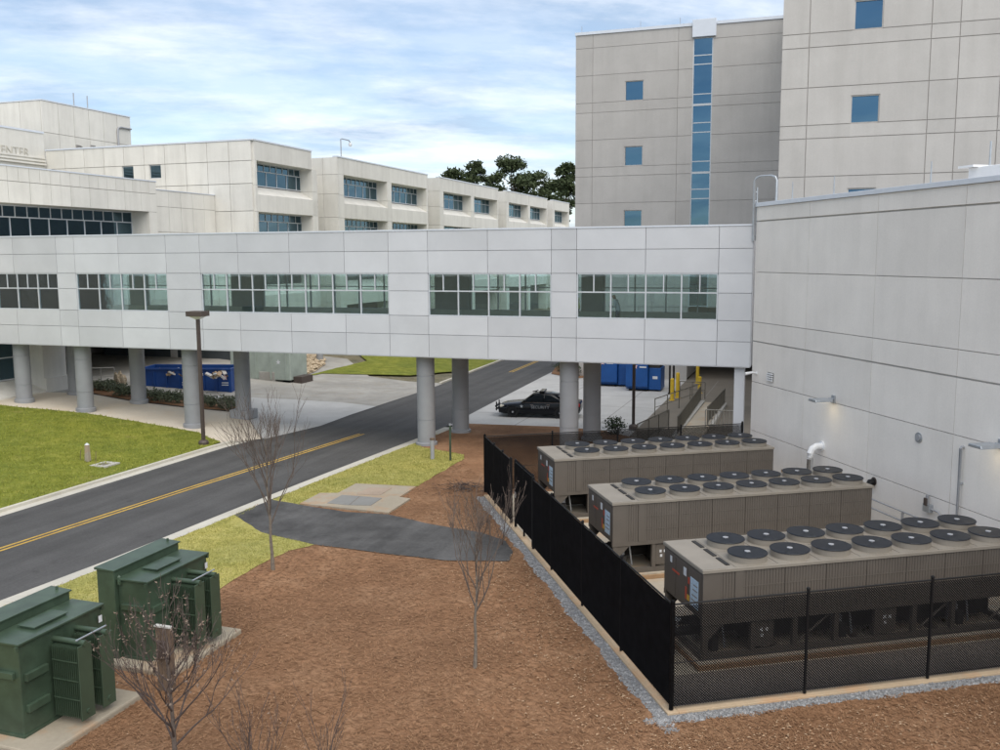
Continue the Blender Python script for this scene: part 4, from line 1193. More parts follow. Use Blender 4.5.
    hub = MB().lathe([(.07, .09), (.07, .196), (.045, .203)], 14).mesh('hub'); hub.materials.append(M['pipe_grey'])
    for r_ in range(2):
        for k in range(7):
            x, y = 1.37 + 1.115 * k, (.52, 1.66)[r_]
            f = ob('fan', ring, None, t, (x, y, CH + .005))
            ob('grille', grille, None, f); ob('dish', dish, None, f); b_ = ob('blades', blades_, None, f); b_.rotation_euler = (0, 0, (k * 1.3 + r_) % 6.28); ob('hub', hub, None, f)
    # machinery in the open bays below the coils
    for k, x in enumerate((.32, 1.5, 2.6, 3.7, 4.8, 5.9, 7.0, 7.9)):
        if k in (1, 4):
            MB().box(x - .12, x + .36, .05, .3, .2, .82).build('electrical_box', T_, t, bevel=.01)
            for q, (a, b) in enumerate(((.0, .62), (.14, .62), (.02, .48))): MB().box(x + a, x + a + .07, .04, .049, b - .05, b + .03).build('tag', M['letter_white'], t)
        elif k in (0, 3, 6):
            MB().lathe([(.12, .0), (.14, .05), (.14, .42), (.09, .5)], 14, (x + .1, .5, .15)).build('compressor', M['pipe_grey'], t, smooth=True)
            MB().box(x, x + .16, .14, .3, .16, .5).build('starter_box', M['dark_void'], t)
            MB().tube([(x + .3, .25, .8), (x + .38, .25, .188)], .025, 6).build('pipe', M['steel'], t)
        else:
            MB().tube([(x - .05, .12, .2), (x + .75, .12, .8)], .03, 6).build('brace', T_, t)
            MB().lathe([(.10, 0), (.15, .06), (.15, .4), (.1, .5)], 12, (x + .3, .9, .15)).build('filter_drum', M['dark_void'], t, smooth=True)
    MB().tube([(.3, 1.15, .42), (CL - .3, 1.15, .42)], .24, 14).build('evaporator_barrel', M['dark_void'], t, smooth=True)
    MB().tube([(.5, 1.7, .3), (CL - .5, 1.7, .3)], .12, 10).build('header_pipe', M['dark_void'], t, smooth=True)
    MB().box(1.45, CL - .2, .75, 1.75, .14, .84).build('bay_shade_box', M['dark_void'], t)  # black box added to darken the open bays like deep shade
    # water connections at the left end
    for y in (.85, 1.45):
        MB().tube([(.35, y, .42), (-.45, y, .42), (-.62, y, .36), (-.68, y, .2), (-.68, y, -.15)], .11, 10).build('water_pipe', M['black_metal'], t, smooth=True)
        MB().lathe([(.17, -.03), (.17, .03)], 14, (-.68, y, .12)).build('flange', M['pipe_grey'], t)
        MB().tube([(-.25, y, .42), (-.25, y, .72)], .03, 6).build('valve_stem', M['steel'], t)
        MB().lathe([(.10, -.012), (.10, .012)], 12, (-.25, y, .72)).build('valve_wheel', M['steel'], t)
    return t
ch0 = make_chiller()
CHY = (19.1, 25.2, 31.3)
CLAB = ('brown chiller nearest the camera, right behind the front chain link fence', 'middle one of the three brown chillers, fully between the other two', 'brown chiller farthest from the camera, nearest the bridge')
chillers = [ch0, copy_tree(ch0), copy_tree(ch0)]
for t, y, lab in zip(chillers, CHY, CLAB):
    t.location = (9.15, y, .2); t['label'] = lab
for y, lab in zip(CHY, ('low concrete pad with clay stained edge under the nearest chiller', 'low concrete pad with clay stained edge under the middle chiller', 'low concrete pad with clay stained edge under the farthest chiller')):
    p = thing('equipment_pad', lab, 'pad', (9.0, y - .15, .035), 0, 'pads under the chillers')
    MB().box(0, CL + .3, 0, CD + .3, 0, .13).build('pad_body', M['clay_edge'], p, bevel=.01)
    MB().box(.03, CL + .27, .03, CD + .27, .13, .165).build('pad_top', M['slab'], p)

# ================================================================== CHAIN LINK FENCE
WIRE, PITCH, FH = 0.0215, 0.060, 2.32
_bays = {}
def bay_mesh(L, H):
    key = (round(L, 3), round(H, 3))
    if key in _bays: return _bays[key]
    mb = MB(); w = WIRE / 2
    for s in (1, -1):
        t = -H
        while t < L + H:
            # line x = t + s*z clipped to the bay
            if s > 0: z0, z1 = max(0, -t), min(H, L - t)
            else: z0, z1 = max(0, t - L), min(H, t)
            if z1 - z0 > .03:
                a = (t + s * z0, z0); b = (t + s * z1, z1)
                nx, nz = .7071, -.7071 * s
                y = .004 * s
                q = []
                for (x, z) in (a, b):
                    q += [(x - nx * w, y, z - nz * w), (x, y - w, z), (x + nx * w, y, z + nz * w), (x, y + w, z)]
                mb.add(q, [(0, 1, 5, 4), (1, 2, 6, 5), (2, 3, 7, 6), (3, 0, 4, 7)])
            t += PITCH
    m = mb.mesh('mesh_panel'); m.materials.append(M['black_vinyl']); _bays[key] = m; return m
def fence_run(parent, a, b, posts, h=FH, mid=True, zlift=.08, screen=False):
    """straight run from a to b with posts at the given fractions"""
    A, B = Vector((a[0], a[1], 0)), Vector((b[0], b[1], 0)); d = B - A; ang = math.atan2(d.y, d.x)
    for f0, f1 in zip(posts, posts[1:]):
        p = A + d * f0; L = (d * (f1 - f0)).length
        ob('mesh_panel', bay_mesh(L, h - .12), None, parent, (p.x, p.y, zlift), ang)
        q = A + d * f1
        if screen:
            nx_, ny_ = -d.y / d.length * .03, d.x / d.length * .03
            sc_ = MB().box(.01, L - .01, .026, .032, zlift + .03, h - .03).build('privacy_screen', M['screen'], parent, loc=(p.x, p.y, 0), rotz=ang)
        for z, r in ((h, .021), (zlift + .02, .012)) + (((zlift + .95, .012),) if mid else ()):
            MB().tube([(p.x, p.y, z), (q.x, q.y, z)], r, 6).build('rail', M['black_metal'], parent)
    for f0 in posts:
        p = A + d * f0
        po = MB().tube([(p.x, p.y, 0.02), (p.x, p.y, h + .06)], .052 if f0 in (posts[0], posts[-1]) else .036, 8).build('post', M['black_metal'], parent, smooth=True)
        MB().lathe([(.045, 0), (.04, .03), (.015, .05)], 8, (p.x, p.y, h + .06)).build('post_cap', M['black_metal'], po)
fence = thing('chain_link_fence', 'black vinyl chain link fence round the chiller yard', 'fence', (FX, FY0, .06))
fo_ = Vector((FX, FY0, .06))
def frun(a, b, posts, **k): fence_run(fence, (a[0] - FX, a[1] - FY0), (b[0] - FX, b[1] - FY0), posts, **k)
L_ = 28.6 - FY0
frun((FX, FY0), (FX, 28.6), [0, .27, .54, .81, 1.0], screen=True)
frun((FX, 31.7), (FX, 36.2), [0, .29, .6, 1.0], screen=True)
frun((FX, FY0), (19.85, FY0), [0] + [(x - FX) / (19.85 - FX) for x in (10.77, 13.85, 16.9)] + [1])
frun((FX, 36.2), (19.0, 36.2), [0, .25, .5, .75, 1.0])
gate = thing('fence_gate', 'black chain link gate leaf standing in the long side of the fence', 'gate', (FX, 28.66, .1))
fence_run(gate, (0, 0), (0, 2.36), [0, .5, 1], h=2.36, zlift=.2, screen=True)
MB().box(-.05, .05, 2.2, 2.34, 1.1, 1.3).build('latch', M['steel'], gate)

# ================================================================== TRANSFORMERS
def make_transformer():
    t = thing('transformer', 'x', 'transformer', (0, 0, 0), TH, 'green transformers beside the road')
    G1, G2 = M['green_paint'], M['green_plate']
    MB().box(0, .5, 0, 2.35, 0, 2.16).build('cabinet', G1, t, bevel=.012)
    MB().add([(-.04, -.04, 2.16), (.54, -.04, 2.16), (.54, 2.39, 2.16), (-.04, 2.39, 2.16), (-.04, -.04, 2.22), (.54, -.04, 2.19), (.54, 2.39, 2.19), (-.04, 2.39, 2.22)],
             [(0, 3, 2, 1), (4, 5, 6, 7), (0, 1, 5, 4), (1, 2, 6, 5), (2, 3, 7, 6), (3, 0, 4, 7)]).build('cabinet_roof', G1, t, bevel=.008)
    MB().box(.505, 1.34, .12, 2.35, 0, 1.93).build('tank', G1, t, bevel=.012)
    MB().box(.505, 1.40, .06, 2.40, 1.93, 1.975).build('tank_lid', G1, t, bevel=.008)
    h_ = MB().box(.72, 1.12, .75, 1.6, 1.976, 2.02).build('hatch', G1, t, bevel=.008)
    MB().box(.69, 1.15, .72, 1.63, 2.02, 2.04).build('hatch_lid', G1, h_, bevel=.006)
    MB().box(-.01, 1.36, .1, 2.37, -.001, .06).build('skid', G1, t)
    # stiffening channels
    for z in (.5, 1.15):
        MB().box(1.342, 1.43, .2, .75, z, z + .16).build('stiffener', G1, t, bevel=.01)
    MB().box(.62, 1.22, .04, .119, 1.22, 1.36).build('stiffener', G1, t, bevel=.01)
    for (x, y) in ((.58, .05), (1.33, .05), (1.33, 2.36)):
        MB().box(x, x + .06, y - .03, y + .03, 1.84, 1.925).build('lifting_lug', G1, t)
    MB().box(1.401, 1.406, 2.2, 2.3, 1.6, 1.75).build('plate', M['letter_white'], t)
    MB().tube([(.25, 2.25, 2.2), (.25, 2.25, 2.28)], .03, 8).build('lifting_eye', G1, t)
    MB().lathe([(.05, 0), (.05, .1), (.02, .14)], 8, (.56, .1, 1.9)).build('relief_valve', G1, t)
    for y in (.84, 1.44):
        r = MB().tube([(1.34, y + .175, 1.72), (2.15, y + .175, 1.72)], .06, 10).build('radiator', G2, t, smooth=True)
        for k in range(13):
            x = 1.44 + k * .052
            piece('fin', G2, r, x, x + .010, y, y + .35, .16, 1.66)
        MB().box(2.10, 2.125, y - .01, y + .36, .12, 1.70).build('outer_plate', G2, r, bevel=.008)
        MB().tube([(1.34, y + .175, .28), (2.15, y + .175, .28)], .05, 10).build('lower_header', G2, r, smooth=True)
        for z in (.55, .95, 1.35): MB().box(1.43, 2.09, y - .012, y - .001, z, z + .025).build('tie_bar', M['green_paint'], r)
    MB().box(2.0, 2.035, .9, 1.75, 1.79, 1.81).build('tie_strap', M['steel'], t)
    return t
tr0 = make_transformer(); tr1 = copy_tree(tr0)
tr0.location = W(-16.02, 17.02, .135); tr0['label'] = 'dark green transformer with two radiators, the farther one beside the brown cabinet'
tr1.location = W(-16.02, 13.30, .135); tr1['label'] = 'dark green transformer with two radiators in the bottom left corner'
for v_, lab in ((17.02, 'concrete pad under the farther green transformer'), (13.30, 'concrete pad with clay edge under the bottom left green transformer')):
    p = thing('transformer_pad', lab, 'pad', W(-16.2, v_ - .25), TH, 'transformer pads')
    MB().box(0, 2.4, 0, 2.75, -.1, .13).build('pad_body', M['pad'], p, bevel=.04)

# ================================================================== THINGS FIXED TO THE LONG WALL
def on_wall(px, py): P = onX(px, py, WX); return (WX - .002, float(P[1]), float(P[2]))
b = on_wall(757, 373)
t = thing('security_camera', 'small white security camera on the wall just under the bridge', 'camera', b)
MB().box(-.04, 0, -.05, .05, -.06, .06).build('mount', M['white_paint'], t)
MB().tube([(-.04, 0, 0), (-.25, 0, .03), (-.55, .02, -.02)], [.03, .05, .07], 10).build('body', M['white_paint'], t, smooth=True)
b = on_wall(822, 449)
t = thing('exhaust_elbow', 'white elbow pipe on a steel riser against the long wall', 'pipe', (WX - .002, b[1], 0))
z = b[2]
MB().tube([(0, 0, z + .12), (-.25, 0, z + .12), (-.42, 0, z + .03), (-.5, 0, z - .14), (-.5, 0, z - .35)], .13, 14).build('elbow', M['white_paint'], t, smooth=True)
MB().tube([(0, 0, z + .12), (-.04, 0, z + .12)], .2, 16).build('wall_flange', M['white_paint'], t)
MB().tube([(-.5, 0, .03), (-.5, 0, z - .3)], .115, 14).build('riser', M['stainless'], t, smooth=True)
b = on_wall(964, 447); z = b[2]
t = thing('wall_conduit', 'tall thin grey conduit bent into the wall behind the nearest chiller', 'conduit', (WX - .002, b[1], 0))
MB().tube([(0, 0, z), (-.07, 0, z), (-.11, 0, z - .04), (-.11, 0, .03)], .045, 8).build('pipe', M['pipe_grey'], t, smooth=True)
for zz_ in (1.2, 2.6): MB().box(-.1, 0, -.06, .06, zz_, zz_ + .05).build('clamp', M['steel'], t)
b = on_wall(930, 508)
t = thing('junction_box', 'grey electrical junction box with short pipes low on the long wall', 'box', b)
MB().box(-.16, 0, -.16, .16, -.12, .14).build('box_body', M['steel'], t, bevel=.01)
MB().tube([(-.08, .05, .14), (-.08, .05, .42)], .05, 8).build('pipe', M['pipe_grey'], t)
MB().tube([(-.08, -.16, .0), (-.08, -.5, .0), (-.08, -.62, -.1), (-.08, -.62, -.8)], .03, 8).build('pipe', M['pipe_grey'], t)
MB().box(-.2, -.16, -.07, .07, .1, .34).build('switch', M['brown_pole'], t)
b = on_wall(919, 437.5)
t = thing('wall_hatch', 'small round metal hatch on the blank wall panel', 'hatch', b)
MB().tube([(0, 0, 0), (-.03, 0, 0)], .17, 18).build('flange', M['steel'], t)
MB().tube([(-.03, 0, 0), (-.06, 0, 0)], .11, 16).build('cover', M['pipe_grey'], t)
b = on_wall(874, 484)
t = thing('vent_hood', 'small dark vent hood low on the wall behind the middle chiller', 'vent', b)
MB().tube([(0, 0, .1), (-.14, 0, .08), (-.2, 0, -.08)], [.10, .12, .13], 12).build('hood', M['black_metal'], t, smooth=True)
MB().tube([(0, 0, .1), (-.02, 0, .1)], .15, 14).build('flange', M['brown_pole'], t)
t = thing('pipe_run', 'thin grey pipes on stands along the foot of the long wall', 'pipe', (WX - .3, 22, 0))
for zz_, yy in ((1.12, 7.0), (.8, 6.4)):
    MB().tube([(0, 0, zz_), (0, yy, zz_)], .03, 8).build('pipe', M['pipe_grey'], t)
for yy in (.1, 2.2, 4.3, 6.4): MB().box(-.03, .03, yy - .03, yy + .03, .03, 1.09).build('stand', M['pipe_grey'], t)
t = thing('pipe_stand', 'tan post with grey bars beside the farthest chiller end', 'stand', (18.9, 32.6, .035))
MB().box(-.04, .04, -.04, .04, 0, 1.15).build('post', M['cardboard'], t)
MB().tube([(0, 0, 1.13), (1.05, 0, 1.13)], .03, 8).build('bar', M['pipe_grey'], t)
MB().tube([(0, 0, 1.13), (0, -2.6, 1.13)], .03, 8).build('bar', M['pipe_grey'], t)
MB().box(-.03, .03, -2.63, -2.57, 0, 1.12).build('leg', M['pipe_grey'], t)
# on the roof edge
t = thing('roof_ladder_rail', 'galvanised hoop rail of a roof ladder at the corner of the low building', 'ladder', (20.35, 37.05, 11.2))
for y in (0, -1.0):
    pass
MB().tube([(-.45, .35, -1.0), (-.45, .35, 1.55), (-.40, .27, 1.7), (-.3, .15, 1.75), (.0, -.25, 1.75), (.1, -.4, 1.7), (.15, -.45, 1.55), (.15, -.45, .3)], .05, 8).build('hoop', M['steel'], t, smooth=True)
MB().tube([(-.32, .35, -1.0), (-.32, .35, 1.3)], .035, 8).build('stile', M['steel'], t)
for k in range(6): MB().tube([(-.45, .35, -.8 + k * .38), (-.32, .35, -.8 + k * .38)], .02, 6).build('rung', M['steel'], t)
q0, q1, q2 = onX(968, 176, 22.0), onX(1000, 164, 22.0), onX(972, 170, 22.0)
t = thing('rooftop_unit', 'white rooftop duct unit at the roof edge in the upper right', 'duct', (22.0, float(q0[1]), 11.6))
hz_ = float(q1[2]) - 11.6
MB().box(0, 2.5, -4.5, .0, hz_ - .42, hz_).build('duct', M['white_paint'], t, bevel=.02)
MB().box(.1, 2.4, -4.4, -.3, .0, hz_ - .421).build('curb', M['white_paint'], t)
MB().tube([(.3, -.6, hz_), (.3, -.6, hz_ + .8)], .03, 8).build('stub', M['steel'], t)
MB().box(-.2, .6, -.45, .25, hz_ + .001, hz_ + .07).build('cap', M['white_paint'], t)
for k, (x, y) in enumerate(((20.5, 35.3), (20.5, 32.3), (20.5, 26.8))):
    t = thing('lightning_rod', ('short lightning rod on the low roof beside the ladder hoop', 'short lightning rod on the low roof left of the lowest tower window', 'short lightning rod on the low roof nearest the white duct')[k], 'rod', (x, y, 11.82), 0, 'rods on the low roof')
    MB().tube([(0, 0, 0), (0, 0, .75)], [.03, .018], 6).build('rod', M['steel'], t)
    MB().box(-.08, .08, -.08, .08, 0, .04).build('foot', M['steel'], t)
# ================================================================== BARE TREES
def grow(mb_list, p, d, L, r, depth, rs, spread, up, nmin=2, nmax=4, tips=None):
    """one branch as a bent tapered tube, then its children"""
    n = 4; pts = [p]; q = p.copy(); dd = d.copy(); rad = [r]
    for i in range(n):
        dd = (dd + Vector((rs.uniform(-.12, .12), rs.uniform(-.12, .12), rs.uniform(-.04, .12) * up))).normalized()
        q = q + dd * (L / n); pts.append(q.copy()); rad.append(max(r * (1 - .55 * (i + 1) / n), .0036))
    mb_list.tube(pts, rad, 5 if r > .012 else 3)
    if depth == 0:
        if tips is not None: tips.append((q.copy(), dd.copy()))
        return
    k = rs.randint(nmin, nmax)
    for j in range(k):
        t = rs.uniform(.3, 1.0) if j < k - 1 else 1.0
        i = min(int(t * n), n - 1); f = t * n - i
        pp = pts[i].lerp(pts[i + 1], f)
        a = rs.uniform(0, 6.28); s = rs.uniform(.5, 1.0) * spread
        side = dd.orthogonal().normalized(); side.rotate(Matrix.Rotation(a, 3, dd))
        nd = (dd + side * s + Vector((0, 0, up * .25))).normalized()
        grow(mb_list, pp, nd, L * rs.uniform(.55, .8), max(r * .55 * rs.uniform(.8, 1.1), .005), depth - 1, rs, spread, up, nmin, nmax, tips)
def bare_tree(name, label, loc, height, clear, r0, seed, limbs=9, spread=.55, depth=3, lean=(0, 0), leaves=0, twig='twig', bark='bark', group='young leafless trees'):
    rs = random.Random(seed)
    t = thing(name, label, 'tree', loc, 0, group)
    tr = MB(); pts = []; rad = []
    for i in range(9):
        f = i / 8
        pts.append((lean[0] * f + rs.uniform(-.02, .02) * (i > 0), lean[1] * f + rs.uniform(-.02, .02) * (i > 0), height * .86 * f - .03)); rad.append(r0 * (1.25 if i == 0 else 1) * (1 - .85 * f) + .004)
    tr.tube(pts, rad, 8); tr.build('trunk', M[bark], t, smooth=True)
    cr = MB(); tips = []
    for k in range(limbs):
        f = clear + (1 - clear) * .86 * (k / limbs) ** 1.1
        i = min(int(f * 8), 7); a_ = Vector(pts[i]).lerp(Vector(pts[i + 1]), f * 8 - i)
        a = k * 2.4 + rs.uniform(-.5, .5)
        d = Vector((math.cos(a) * spread, math.sin(a) * spread, .75)).normalized()
        L = height * (.34 - .19 * (k / limbs)) * rs.uniform(.8, 1.15)
        grow(cr, a_, d, L, r0 * .45 * (1 - .55 * k / limbs) + .003, depth, rs, .55, 1.0, 2, 4, tips)
    cr.build('branches', M[twig], t)
    if leaves:
        lf = MB()
        for k in range(leaves):
            p, d = rs.choice(tips); p = p - d * rs.uniform(0, .35)
            s = rs.uniform(.018, .038)
            a = Vector((rs.uniform(-1, 1), rs.uniform(-1, 1), rs.uniform(-1, .3))).normalized(); b = a.orthogonal().normalized()
            lf.add([p - b * s * .4, p + a * s * 1.6 - b * s * .1, p + a * s * 2.2, p + a * s + b * s * .6], [(0, 1, 2, 3)])
        lf.build('leaves', M['brown_leaf'], t)['kind'] = 'stuff'
    return t
P = gz(273, 570)
bare_tree('bare_tree', 'tall slim leafless tree at the edge of grass and mulch by the road', (P[0], P[1], .0), 4.9, .34, .05, 21, 13, .27, 3, (-.1, .1))
P = gz(475, 668)
bare_tree('bare_tree', 'slim leafless tree standing alone in the middle of the mulch', (P[0], P[1], .0), 3.8, .42, .040, 5, 11, .36, 3, (.08, .05))
bare_tree('bare_tree', 'dark leafless crape tree with brown seed heads in front of the transformers', (-2.3, 17.2, .0), 3.4, .22, .05, 33, 18, .8, 3, (-.05, .0), 500, 'dark_twig', 'twig')
def bush(label, loc, h_, n, seed, leaves=0, fan=.55):
    rs = random.Random(seed); t = thing('bare_shrub', label, 'shrub', loc, 0, 'leafless shrubs')
    mb = MB(); tips = []
    for k in range(n):
        a = k * 2.4; d = Vector((math.cos(a) * fan * rs.uniform(.3, 1), math.sin(a) * fan * rs.uniform(.3, 1), 1)).normalized()
        grow(mb, Vector((rs.uniform(-.08, .08), rs.uniform(-.08, .08), -.02)), d, h_ * rs.uniform(.4, .62), .012, 2, rs, .5, 1, 2, 3, tips)
    mb.build('stems', M['dark_twig'], t)
    if leaves:
        lf = MB()
        for k in range(leaves):
            p, d = rs.choice(tips); p = p - d * rs.uniform(0, .3); s = rs.uniform(.015, .03)
            a = Vector((rs.uniform(-1, 1), rs.uniform(-1, 1), rs.uniform(-1, .3))).normalized(); b = a.orthogonal().normalized()
            lf.add([p - b * s * .4, p + a * s * 1.6, p + a * s * 2.0, p + a * s + b * s * .6], [(0, 1, 2, 3)])
        lf.build('leaves', M['brown_leaf'], t)['kind'] = 'stuff'
    return t
P = gz(503, 545); bush('thin leafless shrub beside the gravel at the yard gate', (P[0], P[1], 0), 2.2, 4, 3, 50)
P = gz(250, 790); bush('twiggy shrub whose tips reach up into the bottom edge of the picture', (P[0] + .1, P[1], 0), 1.9, 9, 8, 30)
P = gz(325, 785); bush('thin dark shrub at the bottom edge right of the twiggy one', (P[0], P[1], 0), 1.7, 6, 14, 20)
P = gz(258, 505); bush('tan dry shrub twigs at the far kerb beyond the slim tree', W(*uvz(gz(246, 449))[:2]), 1.0, 5, 19, 0, .9)
# heap of cut twigs on the mulch
P = gz(463, 490); t = thing('brush_pile', 'low heap of grey cut twigs on the mulch beside the grass', 'brush', (P[0], P[1], 0))
mb = MB(); rs = random.Random(4)
for k in range(150):
    a = rs.uniform(0, 6.28); rr = abs(rs.gauss(0, .7)); x, y = rr * math.cos(a), rr * math.sin(a) * .7; b_ = rs.uniform(0, 6.28); L = rs.uniform(.15, .5)
    z = max(.02, .28 * math.exp(-rr * rr * 1.5) * rs.random() + .02)
    mb.tube([(x, y, z), (x + math.cos(b_) * L, y + math.sin(b_) * L, max(.015, z + rs.uniform(-.12, .12)))], .008, 3)
mb.build('twigs', M['dark_twig'], t)['kind'] = 'stuff'

# ================================================================== PINES BEHIND
def pine(label, px, py_top, v_, wpx, seed, round_=1.0):
    rs = random.Random(seed)
    top = onv(px, py_top, v_); u_ = top[0]; H_ = top[2]; rad = wpx / 930 * v_ * .5
    t = thing('pine_tree', label, 'tree', W(u_, v_, 0), TH, 'pines behind the office building')
    MB().tube([(0, 0, 0), (.2, .1, H_ * .5), (0, 0, H_ * .97)], [.38, .26, .06], 8).build('trunk', M['pine_bark'], t)
    lim = MB(); cr = MB()
    clumps = []
    for k in range(38):
        f = rs.random()
        z = H_ * (.40 + .56 * f); a = rs.uniform(0, 6.28)
        rr = rad * (1.0 - .75 * max(0, (f - .25) / .75) ** 1.4) * rs.uniform(.35, 1.0)
        c_ = Vector((rr * math.cos(a), rr * math.sin(a), z + rs.uniform(-.3, .8))); clumps.append((c_, rad * rs.uniform(.2, .36)))
        lim.tube([(0, 0, z - 1.2), tuple(c_ * .6 + Vector((0, 0, z * .4 - .3))), tuple(c_)], [.10, .06, .03], 4)
    clumps.append((Vector((0, 0, H_ - rad * .25)), rad * .35))
    for c_, s in clumps:
        for j in range(170):
            d = Vector((rs.gauss(0, 1), rs.gauss(0, 1), rs.gauss(0, .55))); d = d.normalized() * (rs.random() ** .45) * s; d.z *= .7
            p = c_ + d; q = rs.uniform(.18, .42)
            a = Vector((rs.uniform(-1, 1), rs.uniform(-1, 1), rs.uniform(-.4, 1))).normalized(); b = a.orthogonal().normalized(); b.rotate(Matrix.Rotation(rs.uniform(0, 3), 3, a))
            cr.add([p - b * q * .5, p + b * q * .5, p + a * q * 1.6 + b * q * .25, p + a * q * 1.6 - b * q * .25], [(0, 1, 2, 3)])
    lim.build('limbs', M['pine_bark'], t); c__ = cr.build('crown', M['pine'], t)
for lab, px, py, v_, w, sd in (('low dark pine behind the office roof, leftmost of the trees', 452, 168, 185, 48, 1), ('small round pine next to the leftmost one behind the roof', 474, 160, 180, 44, 2), ('tallest broad pine behind the office roof', 511, 155, 182, 68, 3),
                               ('pine on the right shoulder of the tallest one', 533, 170, 190, 54, 4), ('pine half hidden by the tower edge', 566, 163, 176, 46, 5), ('short pine in the gap before the tower edge', 550, 180, 192, 46, 6), ('short pine peeking over the roof left of the tallest', 490, 174, 195, 48, 7)):
    pine(lab, px, py, v_, w, sd)

# ================================================================== SHRUBS
def leafy(label, loc, r, h_, seed, mat='shrub', group='shrubs in the planting bed under the bridge', n=600):
    rs = random.Random(seed); t = thing('shrub', label, 'shrub', loc, 0, group)
    cr = MB(); st = MB()
    lumps = [(Vector((rs.uniform(-.4, .4) * r, rs.uniform(-.4, .4) * r, h_ * rs.uniform(.4, .65))), r * rs.uniform(.5, .75)) for k in range(6)]
    for c_, s in lumps:
        st.tube([(0, 0, -.02), tuple(c_)], .012, 4)
        for j in range(n // 6):
            d = Vector((rs.gauss(0, 1), rs.gauss(0, 1), rs.gauss(0, .8))).normalized() * s * rs.random() ** .4
            p = c_ + d
            if p.z < .02: p.z = .02
            q = rs.uniform(.06, .12); a = Vector((rs.uniform(-1, 1), rs.uniform(-1, 1), rs.uniform(-.3, 1))).normalized(); b = a.orthogonal().normalized()
            cr.add([p - b * q * .5, p + a * q, p + b * q * .5 + a * q * .2, p - a * q * .3], [(0, 1, 2, 3)])
    st.build('stems', M['twig'], t); cr.build('foliage', M[mat], t)
bedpts = [(97, 389.5), (108, 390), (121, 394.5), (129, 396), (144, 398), (157, 400), (166, 401.5), (178, 402), (200, 404.5), (212, 406), (223, 407.5), (232, 409)]
names = ['first', 'second', 'third', 'fourth', 'fifth', 'sixth', 'seventh', 'eighth', 'ninth', 'tenth', 'eleventh', 'twelfth']
for k, p in enumerate(bedpts):
    q = gh(*p); leafy('grey green shrub, %s from the left in the bed between the columns' % names[k], W(q[0], q[1], q[2] - .03), .5 + .12 * ((k * 7) % 3), .75, 40 + k)
q = gz(616, 434); leafy('small dark green shrub on the mulch beside the right lamp pole', (q[0], q[1], 0), .8, .9, 60, 'dark_shrub', None, 500)
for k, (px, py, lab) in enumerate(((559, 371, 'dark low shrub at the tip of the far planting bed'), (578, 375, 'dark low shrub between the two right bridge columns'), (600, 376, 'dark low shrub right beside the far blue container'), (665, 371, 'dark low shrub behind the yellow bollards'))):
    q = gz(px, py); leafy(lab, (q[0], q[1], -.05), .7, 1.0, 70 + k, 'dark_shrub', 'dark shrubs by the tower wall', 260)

# ================================================================== POLICE CAR
car = thing('police_car', 'black police sedan with push bumper parked on the pale concrete under the bridge', 'car', (12.64, 55.30, -.088), R(-24.5))
def loft(rings):
    mb = MB(); n = len(rings[0])
    vs_ = [p for r in rings for p in r]; fs_ = []
    for i in range(len(rings) - 1):
        for j in range(n):
            j2 = (j + 1) % n
            fs_.append((i * n + j, i * n + j2, (i + 1) * n + j2, (i + 1) * n + j))
    fs_.append(tuple(range(n - 1, -1, -1))); e = (len(rings) - 1) * n; fs_.append(tuple(e + j for j in range(n)))
    return mb.add(vs_, fs_)
def body_ring(x, zb, zt, w):
    half = [(w * .80, zb), (w * .96, zb + .06), (w, zb + .25), (w * .995, (zb + zt) / 2 + .08), (w * .955, zt - .07), (w * .86, zt - .01), (w * .45, zt + .015)]
    return [(x, y, z) for y, z in half] + [(x, -y, z) for y, z in half[::-1]]
stn = [(.02, .36, .58, .62), (.08, .24, .68, .78), (.35, .20, .77, .89), (.7, .20, .82, .92), (1.3, .20, .88, .925), (1.6, .2, .92, .93), (2.6, .2, .96, .935), (3.6, .2, .98, .935), (4.2, .2, 1.0, .92), (4.75, .24, .99, .89), (5.0, .32, .95, .80), (5.06, .45, .86, .70)]
MB_ = loft([body_ring(*s_) for s_ in stn])
MB_.build('body', M['car_black'], car, smooth=True)
def green_ring(x, zb, zt, wb, wt): 
    return [(x, wb, zb), (x, (wb + wt) / 2 + .04, (zb + zt) / 2), (x, wt, zt - .03), (x, wt * .6, zt), (x, -wt * .6, zt), (x, -wt, zt - .03), (x, -(wb + wt) / 2 - .04, (zb + zt) / 2), (x, -wb, zb)]
gs_ = [(1.42, .88, .90, .80, .78), (1.8, .90, 1.16, .84, .70), (2.15, .92, 1.38, .85, .64), (2.6, .94, 1.435, .86, .63), (3.2, .95, 1.43, .86, .63), (3.65, .95, 1.34, .85, .64), (4.05, .97, 1.14, .82, .70), (4.35, .97, .995, .78, .74)]
loft([green_ring(*s_) for s_ in gs_]).build('windows', M['car_glass'], car, smooth=True)
rf = MB(); rf.add([(2.12, -.62, 1.385), (2.12, .62, 1.385), (2.6, .62, 1.44), (2.6, -.62, 1.44), (3.2, .62, 1.435), (3.2, -.62, 1.435), (3.68, .62, 1.345), (3.68, -.62, 1.345)], [(0, 1, 2, 3), (3, 2, 4, 5), (5, 4, 6, 7)])
rfo = rf.build('roof', M['car_black'], car, smooth=True); sm = rfo.modifiers.new('s', 'SOLIDIFY'); sm.thickness = .03; sm.offset = 1
